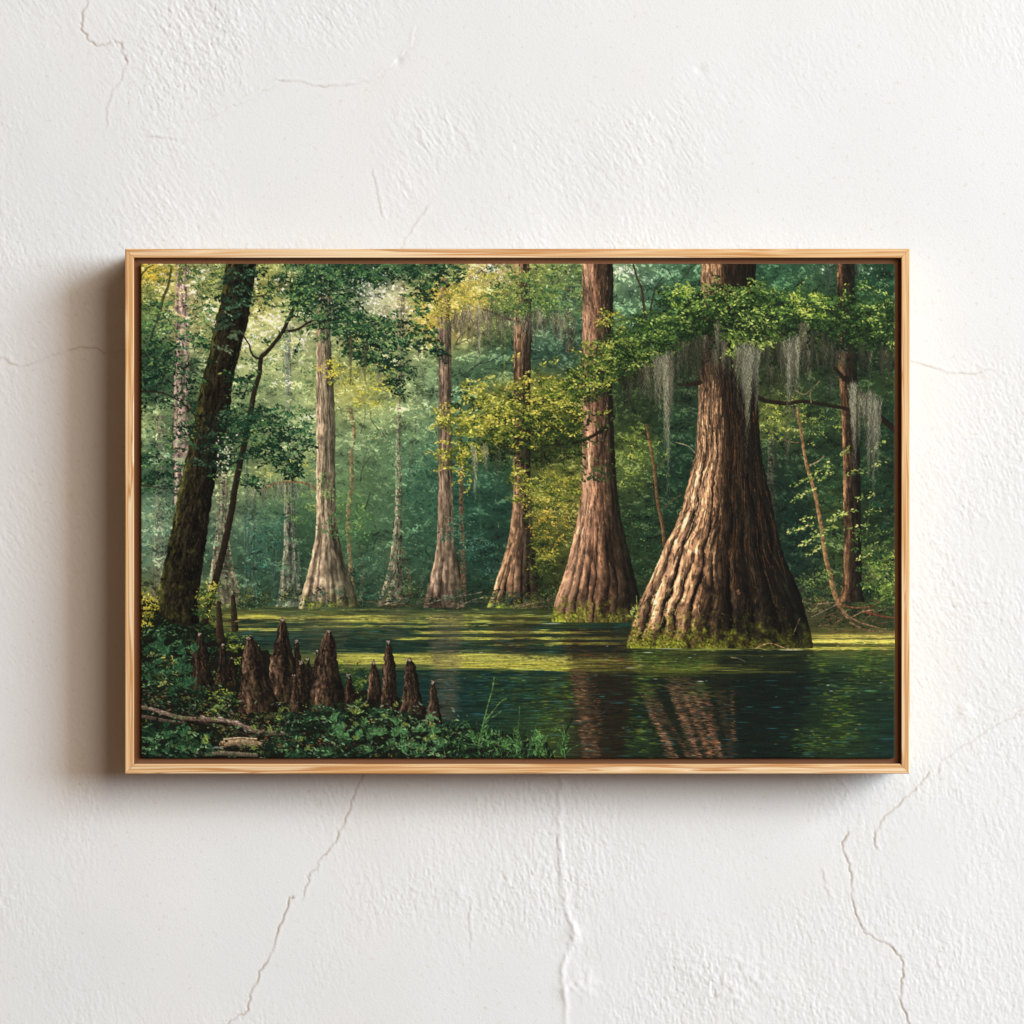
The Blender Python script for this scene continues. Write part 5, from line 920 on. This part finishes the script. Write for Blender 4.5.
# ---- the plaster wall: one sheet with real relief, trowel streaks and cracks
def crack_line(p, jit, seed):
    P = spline(p, 10); r = np.random.default_rng(seed); t = np.arange(len(P))
    return P + np.stack([nz(t / 2.3, t * 0, seed) + .6 * nz(t / .9, t * 0, seed + 3), nz(t / 2.6, t * 0 + 9, seed) + .6 * nz(t / .9, t * 0 + 5, seed)], -1) * jit
CRACKS = [  # points (px), width mm, depth mm, dirt, jitter
    ([(87.5, -20), (87, 0), (82, 16), (82, 30), (92, 42), (106, 45), (114, 42), (122, 45), (123, 54), (127.5, 61)], 1.5, .75, .55, 1.6),
    ([(127, 61), (120, 80), (112, 90), (108, 104), (106, 125)], 1.6, .4, .10, 1.6),
    ([(280, 81), (300, 82), (320, 86.5), (350, 85)], 1.3, .5, .42, 1.2), ([(350, 85), (375, 78), (397, 61), (412, 45), (415, 30)], 1.4, .4, .14, 1.6), ([(197, 124), (225, 110), (245, 102), (280, 81)], 1.3, .35, .16, 1.6), ([(147, 137), (160, 138), (177, 140)], 1.3, .4, .3, 1),
    ([(417, 128), (420, 140), (425, 150)], 1.2, .4, .3, 1), ([(372, 172), (376, 185), (378, 200), (382, 214)], 1.2, .35, .16, 1), ([(427, 205), (418, 220), (405, 240), (402, 250)], 1.2, .35, .22, 1.2),
    ([(-20, 352), (0, 357), (20, 366), (45, 358.6), (73.5, 349), (93, 348), (107.5, 352.4), (130, 349)], 1.1, .45, .42, 1.3),
    ([(905, 360), (911, 361.7), (935, 368.5), (952, 373), (972, 374), (990, 370)], 1.2, .5, .42, 1.0),
    ([(363, 765), (361, 776), (352, 800), (345, 821), (336, 838), (327.5, 851), (316, 866), (310, 876), (304, 896.5)], 1.1, .7, .62, 1.8),
    ([(293, 897), (290, 899), (280, 924), (272.5, 951), (260, 971), (255, 984), (250, 994), (247.5, 1009), (238, 1016), (227, 1024), (215, 1045)], 1.2, .8, .78, 2.0),
    ([(848, 832), (842, 846), (849.5, 866), (851, 884), (852, 899), (857, 919), (869.5, 936), (892, 948), (902, 961), (902, 980), (901, 999), (908, 1024), (912, 1045)], 1.25, .9, .8, 1.7),
    ([(1045, 700), (1024, 710), (1000, 724), (975, 738.7), (943.5, 761), (938, 772)], 1.3, .6, .3, 1.5), ([(928, 774), (922, 781), (910, 794), (897, 806), (885, 816), (877, 829), (873, 840), (876, 848)], 1.2, .7, .6, 1.6),
    ([(822, 872), (824, 884), (828, 896)], 1.1, .5, .3, 1), ([(838, 780), (846, 790), (843, 800)], 1.1, .4, .16, 1), ([(470, 900), (468, 925), (471, 945)], 1.2, .4, .12, 1.5)]
RIDGE = [(562, 765), (562, 779), (559.5, 814), (562, 859), (564.5, 899), (574, 929), (569, 949), (562, 969), (566, 1000), (569, 1045)]
def build_wall():
    st = 1.0
    core = np.arange(-24, 1048 + .1, st)
    out = np.concatenate([[-2400, -1500, -900, -560], np.arange(-400, -24.5, 3.0)])
    ax = np.concatenate([out, core, 1024 - out[::-1]]).astype(np.float32)
    n = len(ax); X = ax[None, :] + 0 * ax[:, None]; Y = ax[:, None] + 0 * ax[None, :]
    # where the trowel left the plaster rough and where it is polished smooth
    M = .5 + .95 * fbm(X / 120, Y / 120, 201, 3)
    for (x, y, r1, r2, v) in [(300, 170, 110, 70, -.75), (470, 60, 80, 40, -.6), (600, 35, 120, 40, -.55), (985, 210, 60, 120, -.85), (900, 180, 120, 70, -.5), (180, 920, 90, 80, -.95), (205, 850, 70, 50, -.6), (780, 850, 40, 60, -.55), (90, 150, 90, 90, .3), (120, 210, 70, 40, .35), (620, 150, 90, 50, .4), (960, 60, 80, 60, .4), (420, 850, 130, 80, .4), (700, 900, 150, 80, .3), (960, 920, 100, 120, .5), (960, 520, 80, 150, .55), (60, 500, 70, 150, .25), (250, 30, 120, 50, .25), (470, 200, 40, 60, -.4), (740, 215, 90, 40, -.4)]:
        M = M + v * np.exp(-((X - x) / r1) ** 2 - ((Y - y) / r2) ** 2)
    M = np.clip(M, .03, 1.25) ** 1.35
    th = 1.05 + .35 * fbm(X / 260, Y / 260, 205, 2) + np.clip((Y - 512) / 512, -1, 1) * .22      # lay of the trowel strokes
    a = X * np.cos(th.mean()) + Y * np.sin(th.mean())
    # local strokes: two fixed lays mixed by region
    def lay(t, s1, s2, sd): 
        u = X * math.cos(t) + Y * math.sin(t); v = -X * math.sin(t) + Y * math.cos(t); return fbm(u / s1, v / s2, sd, 3)
    w = np.clip(.5 + fbm(X / 150, Y / 150, 206, 2) * 1.2, 0, 1); wb = np.clip((Y - 620) / 200, 0, 1)
    A = lay(1.0, 9, 2.1, 210) * w + lay(1.25, 8, 2.0, 214) * (1 - w); B = lay(1.42, 7, 2.0, 218)
    A = A * (1 - wb) + B * wb
    h = .33 * M * A + .19 * M * fbm(X / 2.0, Y / 2.4, 222, 2) + .20 * M * np.clip(fbm(X / 6.0, Y / 5.0, 226, 2) - .2, 0, 1) * 2.2
    h = h + 1.1 * fbm(X / 170, Y / 170, 230, 2) + .5 * fbm(X / 55, Y / 60, 234, 2) * (.35 + .65 * M) + .02 * nz(X / 2, Y / 2, 238)
    dirt = np.zeros_like(h)
    pit = np.clip(fbm(X / 3.4, Y / 4.2, 240, 2) - .56, 0, 1) * np.clip(M - .45, 0, 1); h = h - 2.2 * pit; dirt = dirt + np.clip(pit * 2.0, 0, .45)
    # knocks and lumps
    for (x, y, r, v) in [(965, 712, 7, .8), (575, 935, 9, .9), (582, 985, 14, .8), (566, 990, 10, .6), (458, 890, 7, .5), (412, 122, 6, -.4), (398, 61, 5, -.6), (545, 428, 6, .4), (735, 984, 40, .7), (590, 210, 8, -.2), (700, 70, 5, -.4)]:
        h = h + v * np.exp(-((X - x) / r) ** 2 - ((Y - y) / r) ** 2) * (1 + .6 * nz(X / 5, Y / 5, 244))
    for k, (p, wd, dep, dt, jit) in enumerate(CRACKS):
        if dt < .5: dep *= .42; dt *= .85
        else: dep *= .7
        P = crack_line(p, jit, 300 + k)
        lo = P.min(0) - 8; hi = P.max(0) + 8
        i0, i1 = np.searchsorted(ax, [lo[0], hi[0]]); j0, j1 = np.searchsorted(ax, [lo[1], hi[1]])
        x = X[j0:j1, i0:i1]; y = Y[j0:j1, i0:i1]; best = np.full(x.shape, 1e9, np.float32); sgn = np.zeros_like(best)
        for q in range(len(P) - 1):
            (ax_, ay_), (bx, by) = P[q], P[q + 1]; dx, dy = bx - ax_, by - ay_; t = np.clip(((x - ax_) * dx + (y - ay_) * dy) / (dx * dx + dy * dy + 1e-6), 0, 1)
            ex, ey = x - ax_ - t * dx, y - ay_ - t * dy; d = np.sqrt(ex * ex + ey * ey); m = d < best
            best = np.where(m, d, best); sgn = np.where(m, ex * dy - ey * dx, sgn)
        mod = np.clip(.75 + .6 * nz(x / 9, y / 9, 320 + k), .25, 1.2)
        g = np.exp(-(best / (wd * .62)) ** 2); lip = np.exp(-((best - 2.2) / 1.8) ** 2)
        h[j0:j1, i0:i1] += -dep * g * mod + .16 * lip * np.where(sgn > 0, 1, -.4)
        dirt[j0:j1, i0:i1] = np.maximum(dirt[j0:j1, i0:i1], np.clip(np.exp(-(best / (wd * .55)) ** 2) * dt * mod + .05 * dt * np.exp(-(best / 5) ** 2), 0, 1))
    P = crack_line(RIDGE, 2.2, 350); best = np.full(X.shape, 1e9, np.float32); j0 = np.searchsorted(ax, 755)
    i0, i1 = np.searchsorted(ax, [530, 600]); x = X[j0:, i0:i1]; y = Y[j0:, i0:i1]; best = np.full(x.shape, 1e9, np.float32); sg = np.zeros_like(best)
    for q in range(len(P) - 1):
        (ax_, ay_), (bx, by) = P[q], P[q + 1]; dx, dy = bx - ax_, by - ay_; t = np.clip(((x - ax_) * dx + (y - ay_) * dy) / (dx * dx + dy * dy + 1e-6), 0, 1)
        d = np.hypot(x - ax_ - t * dx, y - ay_ - t * dy); best = np.minimum(best, d)
    h[j0:, i0:i1] += np.clip(.9 + .5 * nz(x / 12, y / 12, 352), .3, 1.4) * .62 * np.exp(-(best / 2.9) ** 2)
    inner = np.clip((ax + 410) / 120, 0, 1) * np.clip((1434 - ax) / 120, 0, 1); fade = inner[None, :] * inner[:, None]
    h = h * fade
    # plaster pressed flat where the frame bears on it
    fr = np.clip((X - 138) / 6, 0, 1) * np.clip((896 - X) / 6, 0, 1) * np.clip((Y - 262) / 6, 0, 1) * np.clip((760 - Y) / 6, 0, 1)
    h = h * (1 - fr) - 2.0 * fr
    co = np.stack([(X - 512) / 1000, -h / 1000, (512 - Y) / 1000], -1).reshape(-1, 3)
    idx = np.arange(n * n).reshape(n, n)
    q = np.stack([idx[:-1, :-1], idx[1:, :-1], idx[1:, 1:], idx[:-1, 1:]], -1).reshape(-1, 4)
    o = mesh_np('wall', co, q, [plaster_material()])
    attr(o, 'dirt', np.clip(dirt, 0, 1).ravel(), 'FLOAT')
    o['kind'] = 'structure'
    return o
wall = build_wall()

# ---- the framed picture
FD, CD, LIP = .060, .0582, .0540                      # frame face, canvas face and lip, measured out from the wall
fx0, fx1, fz1, fz0 = wx_(124.9, FD), wx_(909.9, FD), wz_(248.7, FD), wz_(773.8, FD)
BACK = -.0012                                         # the frame's back stands this far off the wall plane
root = bpy.data.objects.new('framed_painting', None); col.objects.link(root)
root.empty_display_size = .1
root.location = ((fx0 + fx1) / 2, -.0025, (fz0 + fz1) / 2)
root['label'] = 'wide cypress swamp painting in a thin pale pine frame on the cracked white plaster wall'
root['category'] = 'framed painting'
ctr = Vector(root.location)
pine, stain = pine_material(), stain_material()
pine_side = pine_material((.55, .56, .58, 1)); pine_side.name = 'pine side'  # same pine, darkened on the outer sides to cut their glow on the wall
def rail(length, face, seed_x):
    """L shaped moulding, mitred at both ends; local x along the rail, y into the opening, z out from the wall"""
    c = .0007; inn = .024; z0 = .0026
    prof = [(0, z0), (0, FD - c), (c, FD), (face - c * .7, FD), (face, FD - c * .7), (face, LIP), (inn, LIP), (inn, z0)]
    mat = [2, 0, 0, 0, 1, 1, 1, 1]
    N = 160; gap = .00012; co = []; q = []; mi = []
    for k in range(N + 1):
        t = k / N
        for (y, z) in prof:
            x = (y + gap) + (length - 2 * (y + gap)) * t
            wob = 0.0
            co.append((x + seed_x, y + wob, z - .0025))
    m = len(prof)
    for k in range(N):
        for e in range(m):
            a, b = k * m + e, k * m + (e + 1) % m
            q.append((a, b, b + m, a + m)); mi.append(mat[e])
    # close both ends with quads of the profile
    for k, fl in ((0, False), (N, True)):
        for f in ((0, 1, 2, 3), (0, 3, 4, 5), (0, 5, 6, 7)):
            f2 = [k * m + i for i in f]; q.append(tuple(f2 if fl else f2[::-1])); mi.append(0)
    co = np.array(co, np.float32); o = mesh_np('frame_rail', co, np.array(q), [pine, stain, pine_side], root, smooth=False, midx=np.array(mi))
    bm = bmesh.new(); bm.from_mesh(o.data); bmesh.ops.recalc_face_normals(bm, faces=bm.faces); bm.to_mesh(o.data); bm.free()
    return o
Wf, Hf = fx1 - fx0, fz1 - fz0
for k, (ang, L_, ox, oz, face) in enumerate([(0, Wf, fx0, fz0, .0097), (90, Hf, fx1, fz0, .0083), (180, Wf, fx1, fz1, .0089), (270, Hf, fx0, fz1, .0087)]):
    sx = .37 + k * 1.93
    o = rail(L_, face, sx)
    a = math.radians(ang)
    R = Matrix(((math.cos(a), -math.sin(a), 0), (0, 0, -1), (math.sin(a), math.cos(a), 0)))
    off = R @ Vector((sx, 0, 0))
    o.matrix_basis = Matrix.Translation(Vector((ox, -.0025, oz)) - off - ctr) @ R.to_4x4()

def build_canvas():
    x0, x1, y0, y1 = 140.7, 894.8, 263.8, 758.4
    px = np.linspace(x0, x1, W).astype(np.float32); py = np.linspace(y0, y1, H).astype(np.float32)
    X = px[None, :] + 0 * py[:, None]; Y = py[:, None] + 0 * px[None, :]
    cx = np.clip((X - X0) * S - .5, 0, W - 1).astype(int); cy = np.clip((Y - Y0) * S - .5, 0, H - 1).astype(int)
    colr = IMG[cy, cx]
    # slightly soft, hand wrapped outline with rounded corners
    r = 2.6; XR, YR = X.copy(), Y.copy()
    for (ex, sx) in ((x0, 1), (x1, -1)):
        for (ey, sy) in ((y0, 1), (y1, -1)):
            dx = (X - ex) * sx; dy = (Y - ey) * sy; m = (dx < r) & (dy < r)
            u = 1 - dx / r; v = 1 - dy / r
            un = u * np.sqrt(np.clip(1 - v * v / 2, 0, 1)); vn = v * np.sqrt(np.clip(1 - u * u / 2, 0, 1))
            XR = np.where(m, ex + sx * r * (1 - un), XR); YR = np.where(m, ey + sy * r * (1 - vn), YR)
    edge = np.minimum(np.minimum(X - x0, x1 - X), np.minimum(Y - y0, y1 - Y))
    drop = .0008 * np.clip(1 - edge / 1.2, 0, 1) ** 2
    lum = IMG.mean(2)[cy, cx]
    rel = .00005 * (lum - .3) + .00004 * nz(X / .9, Y / .9, 400)
    d = CD - drop + rel
    sc = (D - CD) / D / 1000
    co = np.stack([(XR - 512) * sc, -d, (512 - YR) * sc], -1).reshape(-1, 3)
    idx = np.arange(W * H).reshape(H, W)
    q = [np.stack([idx[:-1, :-1], idx[1:, :-1], idx[1:, 1:], idx[:-1, 1:]], -1).reshape(-1, 4)]
    ring = np.concatenate([idx[0, :-1], idx[:-1, -1], idx[-1, :0:-1], idx[:0:-1, 0]])
    cr = co[ring].copy(); cr[:, 1] = -(LIP + .0002)
    b = np.arange(len(ring)) + W * H; nx = np.roll(np.arange(len(ring)), -1)
    q.append(np.stack([ring, ring[nx], b[nx], b], -1))
    co = np.concatenate([co, cr]); cl = np.concatenate([colr.reshape(-1, 3), colr.reshape(-1, 3)[ring]])
    alb = lin(np.clip(cl, 0, 1)) * CANVAS_GAIN
    co = co - np.array(ctr, np.float32)
    o = mesh_np('canvas', co, np.concatenate(q), [paint_material()], root)
    attr(o, 'paint', np.concatenate([np.clip(alb, 0, .95), np.ones((len(alb), 1), np.float32)], 1), 'FLOAT_COLOR')
    o['label'] = 'canvas painted with giant cypress trunks standing in a green swamp'
    return o
CANVAS_GAIN = .96
canvas = build_canvas()

# ---- light: cool window light raking in from the upper right, an added warm fill lamp beside it to tint the shadow's soft edge, faint warm light of the room all round
def lamp(name, loc, aim, size, power, colr):
    l = bpy.data.lights.new(name, 'AREA'); l.shape = 'RECTANGLE'; l.size, l.size_y = size; l.energy = power; l.color = colr
    o = bpy.data.objects.new(name, l); col.objects.link(o); o.location = loc
    o.rotation_euler = (Vector(aim) - Vector(loc)).to_track_quat('-Z', 'Y').to_euler(); return o
lamp('window_light', (8.4, -5.2, 2.7), (0, 0, 0), (4.6, 5.4), 1360, (.895, 1.0, 1.10))
lamp('added_warm_fill', (5.2, -7.6, 3.6), (0, 0, 0), (4.4, 5.4), 420, (1.18, .975, .78))
world = bpy.data.worlds.new('World'); scene.world = world; world.use_nodes = True
bg = world.node_tree.nodes['Background']; bg.inputs[0].default_value = (1.0, .58, .35, 1); bg.inputs[1].default_value = .15

cam = bpy.data.cameras.new('camera'); cam.sensor_width = 36; cam.lens = 36 * D / 1.024; cam.clip_start = .05; cam.clip_end = 50
co_ = bpy.data.objects.new('camera', cam); col.objects.link(co_); co_.location = (0, -D, 0); co_.rotation_euler = (math.pi / 2, 0, 0)
scene.camera = co_
scene.view_settings.view_transform = 'Standard'; scene.view_settings.look = 'None'; scene.view_settings.exposure = 0; scene.view_settings.gamma = 1
scene.view_settings.use_curve_mapping = False
scene.render.resolution_x = scene.render.resolution_y = 1024
